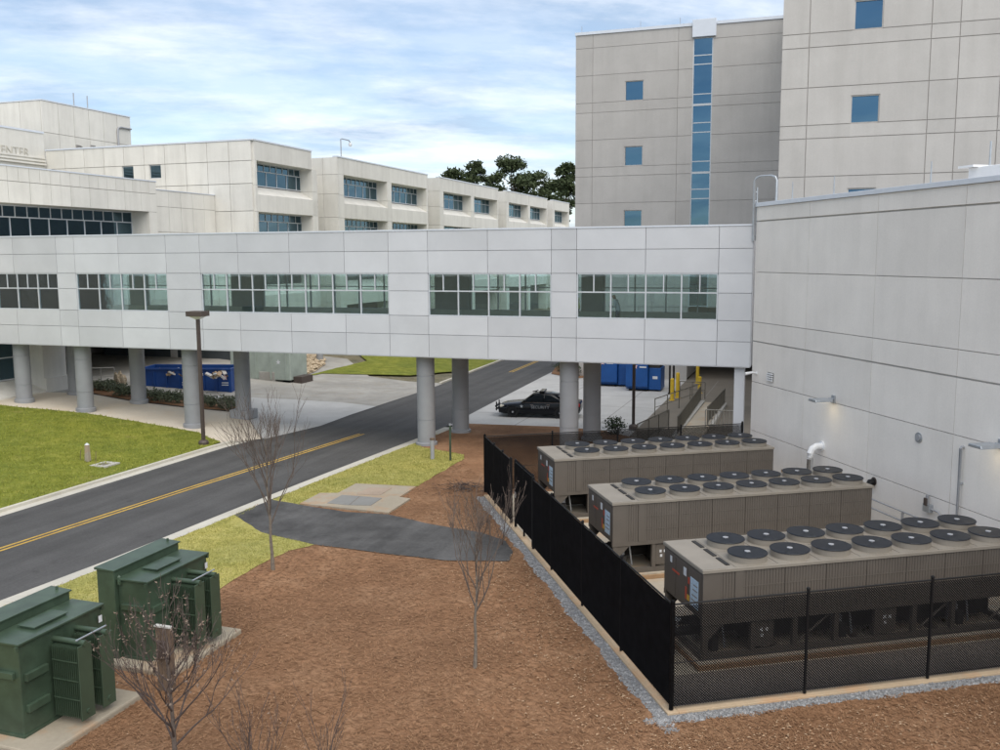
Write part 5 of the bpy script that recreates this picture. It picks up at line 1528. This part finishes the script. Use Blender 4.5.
for y in (-.845, .845):
    s_ = 1 if y > 0 else -1
    for x0, z0, x1, z1 in ((1.55, .93, 2.2, 1.40), (2.85, .95, 2.9, 1.42), (4.15, .98, 3.65, 1.36)):
        MB().tube([(x0, s_ * .86, z0), ((x0 + x1) / 2, s_ * .79, (z0 + z1) / 2 + .01), (x1, s_ * .655, z1)], .035, 6).build('pillar', M['car_black'], car)
    MB().box(1.62, 4.2, s_ * .925 - .012, s_ * .925 + .012, .93, .95).build('belt_trim', M['chrome'], car)
    MB().lathe([(.02, 0)], 3) if False else None
    mi = MB(); mi.box(1.72, 1.86, min(s_ * .95, s_ * 1.12), max(s_ * .95, s_ * 1.12), .96, 1.1); mi.build('mirror', M['car_black'], car, bevel=.03)
    MB().box(3.05, 3.25, s_ * .943 - .01, s_ * .943 + .01, .80, .84).build('door_handle', M['chrome'], car)
    MB().box(2.05, 2.25, s_ * .943 - .01, s_ * .943 + .01, .78, .82).build('door_handle', M['chrome'], car)
    for x in (2.9, 1.62): MB().box(x, x + .012, s_ * .937 - .004, s_ * .937 + .004, .3, .93).build('door_seam', M['rubber'], car)
    for x in (.98, 3.85):
        w_ = MB(); w_.lathe([(.20, -.11), (.32, -.11), (.345, -.06), (.345, .06), (.32, .11), (.20, .11)], 24)
        wo_ = ob('wheel', w_.mesh('wheel'), M['rubber'], car, (x, s_ * .83, .345)); wo_.rotation_euler = (R(90), 0, 0)
        rm = MB(); rm.lathe([(.21, -.115), (.2, -.10), (.06, -.09), (.05, -.12), (.05, .12), (.06, .09), (.2, .10), (.21, .115)], 20)
        ob('rim', rm.mesh('rim'), M['black_metal'], wo_)
        cap = MB(); cap.lathe([(.06, -.128), (.06, .128)], 14); ob('hub_cap', cap.mesh('hub_cap'), M['chrome'], wo_)
        MB().tube([(x - .40, s_ * .905, .40), (x - .33, s_ * .92, .62), (x, s_ * .93, .74), (x + .33, s_ * .93, .62), (x + .40, s_ * .92, .40)], .025, 6).build('wheel_arch', M['rubber'], car)
    hl = MB(); hl.box(.16, .46, min(s_ * .60, s_ * .86), max(s_ * .60, s_ * .86), .60, .735); hl.build('headlight', M['lamp_lens'], car, bevel=.04)
    tl = MB(); tl.box(4.82, 5.03, min(s_ * .58, s_ * .84), max(s_ * .58, s_ * .84), .72, .92); tl.build('taillight', M['red_lens'], car, bevel=.03)
pb = MB(); pb.box(-.16, -.10, -.45, -.37, .32, .86); pb.box(-.16, -.10, .37, .45, .32, .86); pb.box(-.17, -.09, -.62, .62, .56, .66); pb.box(-.16, -.10, -.6, .6, .40, .46)
pb.box(-.12, .15, -.41, -.37, .4, .46); pb.box(-.12, .15, .37, .41, .4, .46)
pb.build('push_bumper', M['black_metal'], car)
lb = MB(); lb.box(2.55, 2.85, -.58, .58, 1.47, 1.60); lbo = lb.build('light_bar', M['car_glass'], car, bevel=.03)
for s_ in (-1, 1): MB().box(2.62, 2.68, s_ * .4 - .03, s_ * .4 + .03, 1.43, 1.48).build('light_bar_foot', M['black_metal'], lbo)
MB().tube([(2.45, -.2, 1.6), (2.1, -.3, 1.52)], .03, 6).build('spotlight_arm', M['black_metal'], car)
tm = text_mesh('SECURITY', .24, .003); to = ob('lettering', tm, M['car_text'], car); to.rotation_euler = (R(90), 0, 0); to.location = (2.66, -.941, .66); to.scale = (1.05, 1, 1)
def star(r, name, mat, parent, loc, rot, depth=.004):
    pts = []
    for k in range(10):
        a = math.pi / 2 + k * math.pi / 5; rr = r if k % 2 == 0 else r * .42; pts.append((rr * math.cos(a), rr * math.sin(a)))
    o = MB().prism(pts, -depth, depth).build(name, mat, parent); o.rotation_euler = rot; o.location = loc; return o
star(.11, 'emblem', M['letter_white'], car, (1.52, -.938, .70), (R(90), 0, 0))

# ================================================================== WASTE CONTAINERS
def rolloff(label, u_, v_, L, D, H_, mat, filled, z=0.0, rz=0.0, logos=()):
    t = thing('waste_container', label, 'container', W(u_, v_, z), TH + rz, 'waste containers')
    MB().box(.0, L, 0, .06, .2, H_).build('side_wall', mat, t); MB().box(.0, L, D - .06, D, .2, H_).build('side_wall', mat, t)
    MB().box(.0, .06, .06, D - .06, .2, H_).build('end_wall', mat, t); MB().box(L - .06, L, .06, D - .06, .2, H_).build('end_wall', mat, t)
    MB().box(.0, L, .0, D, .12, .2).build('floor', mat, t)
    n = int(L / .9)
    for k in range(n + 1):
        x = .06 + (L - .22) * k / n
        if filled: MB().box(x, x + .1, -.07, -.001, .22, H_ - .12).build('rib', mat, t)
    rim = MB(); rim.box(-.04, L + .04, -.08, .07, H_, H_ + .1); rim.box(-.04, L + .04, D - .07, D + .08, H_, H_ + .1); rim.box(-.04, .07, .07, D - .07, H_, H_ + .1); rim.box(L - .07, L + .04, .07, D - .07, H_, H_ + .1)
    rim.build('rim', mat, t)
    for y in (.25, D - .45): MB().box(0, L + .3, y, y + .14, 0.0, .118).build('skid', M['black_metal'], t)
    for x in (.4, L - .5):
        for y in (.12, D - .2): MB().tube([(x, y, .1), (x, y + .1, .1)], .1, 10).build('roller', M['black_metal'], t)
    for (x, z_) in logos:
        star(.24, 'logo', M['logo_pink'], t, (x, -.075, z_), (R(90), 0, 0))
        for q in range(2): MB().box(x - .24, x + .24, -.079, -.071, z_ - .42 - q * .15, z_ - .36 - q * .15).build('logo_line', M['letter_white'], t)
    return t
q0 = gh(141, 384); q1 = gh(222, 386.5)
dm = rolloff('long dark blue open waste container filled with rubbish between the left columns', q0[0], q0[1], 6.4, 2.3, 1.75, M['blue_paint'], True, .25, math.atan2(q1[1] - q0[1], q1[0] - q0[0]) * .5, ((3.2, 1.25), (6.0, 1.25)))
rs = random.Random(9)
t = thing('rubbish_heap', 'heap of cardboard and scrap showing over the rim of the dark blue container', 'rubbish', W(q0[0] + .1, q0[1] + .3, 1.7), TH)
for k in range(80):
    s = rs.uniform(.08, .28); o = MB().box(-s, s, -s * .6, s * .6, -s * .25, s * .25).build('scrap', M[rs.choice(['cardboard', 'letter_white', 'cardboard', 'wood', 'cardboard', 'pipe_grey', 'joint_pale'])], t)
    o.location = (rs.uniform(.3, 5.9), rs.uniform(.1, 1.6), rs.uniform(-.1, .22)); o.rotation_euler = (rs.uniform(-.7, .7), rs.uniform(-.7, .7), rs.uniform(0, 3))
# pale compactor box behind
q = gh(236, 379)
t = thing('compactor', 'pale green grey compactor box behind the blue container', 'compactor', W(q[0] - 1.5, q[1] + 1.5, .1), TH)
MB().box(0, 5.2, 0, 2.4, .45, 2.75).build('box_body', M['pale_green'], t, bevel=.06)
for x in (.9, 2.2, 3.5, 4.8): MB().box(x, x + .12, -.08, -.001, .5, 2.6).build('rib', M['pale_green'], t)
for x in (.4, 4.4): MB().box(x, x + .5, .3, 2.1, 0, .449).build('skid', M['black_metal'], t)
MB().box(5.2, 5.9, .4, 2.0, .0, .7).build('ram', M['brown_pole'], t)
star(.22, 'logo', M['letter_white'], t, (4.2, -.012, 1.8), (R(90), 0, 0))
q = gh(259, 378)
t = thing('concrete_block', 'weathered grey concrete block beside the rubble stones', 'block', W(q[0], q[1], 0), TH)
MB().box(0, 1.35, 0, .9, -.05, 1.15).build('block', M['concrete_old'], t, bevel=.05)
# far supports of a canopy in the rubble bed
for k, (px, py) in enumerate(((298, 367.5), (320, 361))):
    q = gh(px, py); t = thing('support_post', ('round grey post in the rubble bed, nearer of the two', 'round grey post at the edge of the rubble bed and grass')[k], 'post', W(q[0], q[1], .0), TH, 'round posts beyond the bridge')
    MB().lathe([(.30, 0), (.30, 4.4)], 18).build('shaft', M['column_paint'], t, smooth=True); MB().lathe([(.38, 0), (.38, .15)], 18).build('base', M['column_paint'], t)
# two bright blue containers on the right
for k, (u_, v_, L, lab) in enumerate(((-15.9, 67.6, 2.7, 'bright blue tall waste bin on the lot, left of the pair'), (-13.1, 65.8, 2.5, 'bright blue tall waste bin on the lot with an open hatch, right of the pair'))):
    t = thing('waste_bin', lab, 'container', W(u_, v_, -.088), TH, 'bright blue bins on the lot')
    MB().extr([(0, .35), (.35, 0.12), (2.1, .12), (2.1, 2.5), (0, 2.5)], 'x', 0, L - .9).build('bin_body', M['blue_paint2'], t, bevel=.04)
    MB().box(L - .88, L, .3, 2.0, .12, 1.7).build('hopper', M['blue_paint2'], t, bevel=.04)
    MB().box(L - .86, L - .1, .32, 1.9, 1.72, 2.4).build('hopper_hood', M['dark_void'] if k else M['blue_paint2'], t)
    for x in (.2, L - 1.2): MB().box(x, x + .2, .3, 2.0, 0, .118).build('skid', M['black_metal'], t)
    star(.2, 'logo', M['logo_pink'], t, (.7, -.02, 1.8), (R(90), 0, 0))
    MB().box(1.0, 1.5, -.012, -.002, 1.72, 1.82).build('logo_line', M['letter_white'], t); MB().box(1.2, 1.7, -.012, -.002, 2.2, 2.3).build('logo_line', M['letter_white'], t)
    if k: MB().box(L - .6, L - .25, .288, .299, .9, 1.1).build('logo_line', M['letter_white'], t)

# ================================================================== RAILINGS, BOLLARDS, POSTS, LAMPS
def railing(label, a, b, mat, balus=True, za=0.0, zb=0.0, h_=1.05):
    A, B = Vector(W(a[0], a[1], za)), Vector(W(b[0], b[1], zb))
    t = thing('railing', label, 'railing', A, 0, 'railings beside the ramp')
    d = B - A; n = max(2, int(d.length / 1.6))
    for k in range(n + 1):
        p = d * (k / n); MB().tube([tuple(p - Vector((0, 0, .08))), tuple(p + Vector((0, 0, h_)))], .03, 8).build('post', mat, t)
    for z in (h_, .15) if balus else (h_, h_ * .5):
        MB().tube([(0, 0, z), tuple(d + Vector((0, 0, z)))], .03 if z == h_ else .02, 8).build('rail', mat, t)
    if balus:
        m = int(d.length / .16)
        for k in range(1, m):
            p = d * (k / m); MB().tube([tuple(p + Vector((0, 0, .15))), tuple(p + Vector((0, 0, h_)))], .016, 4).build('baluster', mat, t)
    return t
railing('dark baluster railing at the foot of the ramp beside the right lamp pole', (-8.64, 46.6), (-7.8, 51.6), M['rail'])
railing('plain pipe rail running up from the lot beside the yellow bollards', (-9.2, 55.3), (-7.4, 62.9), M['rail'], False)
railing('long dark baluster railing on the left side of the ramp', (-7.25, 61.6), (-7.0, 49.5), M['rail'])
railing('short dark baluster railing on the right side of the ramp', (-5.63, 60.8), (-5.85, 53.2), M['rail'])
railing('pale horizontal railing at the near end of the ramp', (-5.85, 52.2), (-3.9, 52.2), M['rail_pale'])
railing('far pipe rail crossing behind the yellow bollards', (-8.9, 63.6), (-7.2, 63.6), M['rail'], False)
t = thing('ramp', 'tan concrete ramp between the two baluster railings', 'ramp', W(-7.0, 48.6, -.087), TH)
MB().box(.05, 1.3, 0, 13.0, 0, .10).build('ramp_slab', M['slab'], t)
MB().box(-.22, .04, 0, 13.0, 0, .2).build('kerb', M['concrete'], t); MB().box(1.31, 1.5, 4.4, 12.4, 0, .2).build('kerb', M['concrete'], t)
for k, (px, py, h_, lab) in enumerate(((672, 399, 1.5, 'yellow bollard, left of the near pair by the pipe rail'), (677.5, 396.5, 1.75, 'taller yellow bollard, right of the near pair by the pipe rail'), (699.5, 392, 1.2, 'yellow bollard beside the far end of the long railing'), (697.5, 382, 1.4, 'farthest yellow bollard in the shade under the tower'))):
    q = gz(px, py); t = thing('bollard', lab, 'bollard', (q[0], q[1], -.09), 0, 'yellow bollards')
    MB().lathe([(.13, 0), (.13, h_ - .05), (.09, h_ - .01), (.03, h_)], 14).build('bollard_post', M['yellow'], t, smooth=True)
    MB().lathe([(.2, 0), (.2, .03)], 14).build('base_plate', M['yellow'], t)
for k, (px, py, lab) in enumerate(((669.5, 393, 'black drain pipe left, beside the yellow bollards'), (673.5, 391, 'black drain pipe right, behind the yellow bollards'))):
    q = gz(px, py); t = thing('drain_pipe', lab, 'pipe', (q[0], q[1], -.09), 0, 'black drain pipes')
    MB().tube([(0, 0, 0), (0, 0, 4.2), (.9, .3, 5.6)], .07, 8).build('pipe', M['black_metal'], t); MB().lathe([(.12, 0), (.12, .1)], 10).build('foot', M['black_metal'], t)
def lamp(name, label, loc, H_, rz, head=True):
    t = thing(name, label, 'lamp', loc, rz, 'brown lamp posts')
    MB().box(-.075, .075, -.075, .075, .2, H_).build('pole', M['brown_pole'], t)
    MB().lathe([(.26, -.05), (.26, .12), (.2, .2), (.1, .24)], 16).build('base', M['brown_pole'], t)
    if head:
        a = MB(); a.add([(-.08, -.08, H_), (.08, -.08, H_), (.08, .08, H_), (-.08, .08, H_), (-.35, -.3, H_ + .16), (.35, -.3, H_ + .16), (.35, .3, H_ + .16), (-.35, .3, H_ + .16)], [(0, 3, 2, 1), (0, 1, 5, 4), (1, 2, 6, 5), (2, 3, 7, 6), (3, 0, 4, 7), (4, 5, 6, 7)])
        hd = MB().box(-.47, .47, -.36, .36, H_ + .16, H_ + .42).build('lamp_head', M['brown_pole'], t, bevel=.02)
        a.build('neck', M['white_paint'], t)
        MB().box(-.3, .3, -.25, .25, H_ + .15, H_ + .159).build('lens', M['letter_white'], hd)
    return t
lamp('street_lamp', 'brown square lamp post with a box head at the lawn corner by the left columns', W(-30.1, 39.95, 0), 6.5, TH)
lamp('street_lamp', 'brown lamp pole on the mulch whose top is hidden by the bridge', (18.73, 48.4, 0), 4.5, TH)
# low things on the lawn and the strips
q = gh(88, 461.5); t = thing('marker_post', 'short pale concrete marker post on the lawn', 'post', W(q[0], q[1], q[2]), TH)
MB().add([(-.11, -.11, 0), (.11, -.11, 0), (.11, .11, 0), (-.11, .11, 0), (-.08, -.08, .8), (.08, -.08, .8), (.08, .08, .8), (-.08, .08, .8)], [(0, 3, 2, 1), (4, 5, 6, 7), (0, 1, 5, 4), (1, 2, 6, 5), (2, 3, 7, 6), (3, 0, 4, 7)]).build('shaft', M['pad'], t, bevel=.02)
MB().add([(-.08, -.08, .8), (.08, -.08, .8), (.08, .08, .8), (-.08, .08, .8), (0, 0, .9)], [(0, 1, 4), (1, 2, 4), (2, 3, 4), (3, 0, 4), (0, 3, 2, 1)]).build('cap', M['letter_white'], t)
for dx in (-.45, .45): MB().tube([(dx, 0, -.02), (dx, .05, .5)], .015, 5).build('stake', M['wood'], t)
q = gh(104, 464.5); t = thing('meter_box', 'square pale meter box lid set in the lawn', 'lid', W(q[0], q[1], q[2]), TH)
fr = MB(); fr.box(-.5, .5, -.5, -.22, -.04, .03); fr.box(-.5, .5, .22, .5, -.04, .03); fr.box(-.5, -.25, -.22, .22, -.04, .03); fr.box(.25, .5, -.22, .22, -.04, .03)
fr.build('collar', M['concrete'], t); MB().box(-.25, .25, -.22, .22, -.04, .015).build('lid', M['dim_slab'], t)
# vault pad with covers
vp = PX((356, 485), (416, 488), (399.5, 498.5), (410.5, 500), (388.5, 514.3), (300, 505), (320, 494.5), (338, 494.5))[::-1]
c0 = vp[0]
t = thing('vault_pad', 'stepped pale concrete vault pad with three covers between grass and path', 'pad', W(c0[0], c0[1], 0), TH)
def ccw(p): return p if sum((p[i][0] * p[(i + 1) % len(p)][1] - p[(i + 1) % len(p)][0] * p[i][1]) for i in range(len(p))) > 0 else p[::-1]
MB().prism([(p[0] - c0[0], p[1] - c0[1]) for p in ccw(vp)], -.05, .07).build('pad_body', M['pad'], t)
for nm, mat, pts in (('cover', 'cover_brown', ((369, 489.4), (391.6, 490), (380, 497), (357, 496))), ('cover', 'cover_grey', ((342, 497), (360, 498), (349, 507), (327, 505))), ('cover', 'cover_grey', ((360.5, 498.2), (382, 500), (371, 507.4), (349.6, 507)))):
    MB().prism([(p[0] - c0[0], p[1] - c0[1]) for p in ccw(PX(*pts))], .03, .085).build(nm, M[mat], t)
for k, (px, py, h_, mat, lab) in enumerate(((432.5, 459.5, 1.0, 'pipe_grey', 'short capped pipe post on the grass under the bridge edge'), (450.5, 461, 1.75, 'green_paint', 'taller thin dark green post at the grass tip'))):
    q = gz(px, py); t = thing('pipe_post', lab, 'post', (q[0], q[1], .02), 0, 'pipe posts on the grass')
    MB().tube([(0, 0, -.05), (0, 0, h_)], .10 if k == 0 else .05, 10).build('pipe', M[mat], t, smooth=True)
    MB().lathe([(.12 if k == 0 else .06, 0), (.12 if k == 0 else .06, .08)], 10, (0, 0, h_ - .06)).build('cap', M['wood' if k == 0 else 'steel'], t)
# brown cabinet between the transformers
q = uvz(gz(166, 692)); t = thing('meter_cabinet', 'narrow weathered brown meter cabinet with a pale top behind the crape tree', 'cabinet', W(q[0], q[1], 0), TH)
for k in range(3): MB().box(-.2 + k * .135, -.2 + k * .135 + .125, 0, .05, -.02, 1.5).build('board', M['wood'], t)
MB().box(-.22, .22, -.02, .08, 1.5, 1.535).build('top_board', M['concrete'], t); MB().box(-.12, .12, -.08, -.002, .8, 1.2).build('meter', M['brown_pole'], t, bevel=.01)
for x in (-.18, .1): MB().box(x, x + .08, .052, .12, -.05, 1.45).build('post', M['wood'], t)
# dock clutter behind the left columns
q = gh(86, 374)
t = thing('dock_bin', 'orange metal bin standing in the dark loading dock', 'bin', W(-56.5, 68.0, 1.3), TH, None)
MB().box(0, 2.6, 0, 1.4, 0, 1.9).build('bin_body', M['orange'], t, bevel=.03); MB().box(2.62, 3.6, .1, 1.3, 0, 1.7).build('bin_body', M['orange'], t, bevel=.03)
q = gh(88, 386); q2 = gh(115, 385)
railing('pale pipe railing at the loading dock behind the left columns', (q[0], q[1]), (q2[0], q2[1]), M['rail_pale'], False, q[2], q2[2], 1.2)
q = gh(120, 387); t = thing('boulder', 'pale split boulder beside the dock railing', 'rock', W(q[0], q[1], q[2] - .1), TH)
bmm = bmesh.new(); bmesh.ops.create_icosphere(bmm, subdivisions=3, radius=1.0)
rs = random.Random(3)
for v_ in bmm.verts: v_.co = Vector((v_.co.x * .42, v_.co.y * .4, max(0, v_.co.z * .6 + .5))) * (1 + .14 * math.sin(v_.co.x * 5 + v_.co.y * 7) + rs.uniform(-.05, .05))
me = bpy.data.meshes.new('boulder'); bmm.to_mesh(me); bmm.free(); ob('stone', me, M['rock'], t)

# ================================================================== PEOPLE ON THE BRIDGE
def person(label, loc, rz, h_, lean, mats, arms):
    """one skinned body; faces take shirt, trousers, skin or hair by region"""
    s = h_ / 1.75
    J_ = {'pel': (0, 0, .95), 'chest': (lean * .5, 0, 1.28), 'neck': (lean * .9, 0, 1.47), 'head': (lean * 1.15 + .02, 0, 1.58), 'crown': (lean * 1.3 + .03, 0, 1.70),
          'hipL': (0, .09, .9), 'kneeL': (.06, .10, .5), 'ankL': (-.02, .10, .09), 'toeL': (.17, .11, .04), 'hipR': (0, -.09, .9), 'kneeR': (.02, -.10, .5), 'ankR': (-.12, -.10, .10), 'toeR': (.06, -.11, .04),
          'shL': (lean * .75, .19, 1.40), 'shR': (lean * .75, -.19, 1.40)}
    J_.update(arms)
    R_ = {'pel': .14, 'chest': .155, 'neck': .06, 'head': .10, 'crown': .075, 'hipL': .10, 'kneeL': .065, 'ankL': .045, 'toeL': .04, 'hipR': .10, 'kneeR': .065, 'ankR': .045, 'toeR': .04,
          'shL': .075, 'elL': .05, 'wrL': .035, 'haL': .042, 'shR': .075, 'elR': .05, 'wrR': .035, 'haR': .042}
    E_ = [('pel', 'chest'), ('chest', 'neck'), ('neck', 'head'), ('head', 'crown'), ('pel', 'hipL'), ('hipL', 'kneeL'), ('kneeL', 'ankL'), ('ankL', 'toeL'), ('pel', 'hipR'), ('hipR', 'kneeR'), ('kneeR', 'ankR'), ('ankR', 'toeR'),
          ('chest', 'shL'), ('shL', 'elL'), ('elL', 'wrL'), ('wrL', 'haL'), ('chest', 'shR'), ('shR', 'elR'), ('elR', 'wrR'), ('wrR', 'haR')]
    keys = list(R_.keys()); me = bpy.data.meshes.new('skel')
    me.from_pydata([tuple(c * s for c in J_[k]) for k in keys], [(keys.index(a), keys.index(b)) for a, b in E_], []); me.update()
    o = bpy.data.objects.new('skel', me); COL.objects.link(o)
    o.modifiers.new('skin', 'SKIN'); sb = o.modifiers.new('sub', 'SUBSURF'); sb.levels = 2; sb.render_levels = 2
    for i, k in enumerate(keys):
        sv = me.skin_vertices[0].data[i]; sv.radius = (R_[k] * s, R_[k] * s); sv.use_root = (k == 'pel')
    dg = bpy.context.evaluated_depsgraph_get(); m2 = bpy.data.meshes.new_from_object(o.evaluated_get(dg)); bpy.data.objects.remove(o)
    for m in mats: m2.materials.append(m)
    hd = Vector(J_['head']) * s
    for p in m2.polygons:
        c = p.center; p.use_smooth = True
        if c.z > 1.49 * s and abs(c.y) < .15: p.material_index = 3 if (c.z > hd.z + .07 or c.x < hd.x - .03) else 2
        elif abs(c.y) > .14 and min((c - Vector(J_[k]) * s).length for k in ('haL', 'haR', 'wrL', 'wrR')) < .075: p.material_index = 2
        elif c.z < .93 * s: p.material_index = 1 if c.z > .09 * s else 4
        else: p.material_index = 0
    t = thing('person', label, 'person', loc, rz)
    ob('body', m2, None, t)
    fc = MB()
    for y in (-.035, .035): fc.lathe([(.012, -.008), (.014, 0), (.01, .008)], 8, (hd.x + .088 * s, y, hd.z + .03))
    fc.build('eyes', mats[4], t)
    MB().add([(hd.x + .085, -.016, hd.z - .025), (hd.x + .085, .016, hd.z - .025), (hd.x + .125, 0, hd.z - .02), (hd.x + .09, 0, hd.z + .035)], [(0, 2, 1), (0, 3, 2), (1, 2, 3), (0, 1, 3)]).build('nose', mats[2], t)
    return t
M['skin'] = m_simple('skin', (.42, .27, .20), .6); M['hair'] = m_simple('hair', (.10, .085, .075), .7)
M['shirt'] = m_simple('grey_shirt', (.55, .60, .66), .8); M['navy'] = m_simple('navy_cloth', (.03, .05, .12), .8); M['hivis'] = m_simple('hi_vis_yellow', (.55, .75, .03), .7); M['shoe'] = m_simple('shoe', (.02, .02, .02), .6)
pu = onv(615, 305, 44.2)[0]
person('person in a grey shirt and navy trousers looking down on the bridge', W(pu + .28, 43.6, 6.1), TH + math.pi, 1.72, .16, [M['shirt'], M['navy'], M['skin'], M['hair'], M['shoe']],
       {'elL': (.10, .26, 1.14), 'wrL': (.33, .16, 1.10), 'haL': (.41, .10, 1.12), 'elR': (.10, -.26, 1.14), 'wrR': (.33, -.14, 1.12), 'haR': (.41, -.08, 1.14)})
pu2 = onv(579.5, 300, 44.4)[0]
person('person in a bright yellow vest half hidden beside the right bridge window frame', W(pu2 - .12, 44.4, 6.1), TH + math.pi, 1.76, .03, [M['hivis'], M['navy'], M['skin'], M['hair'], M['shoe']],
       {'elL': (.02, .28, 1.12), 'wrL': (.16, .26, .90), 'haL': (.20, .25, .82), 'elR': (.02, -.28, 1.12), 'wrR': (.14, -.26, .88), 'haR': (.18, -.25, .80)})
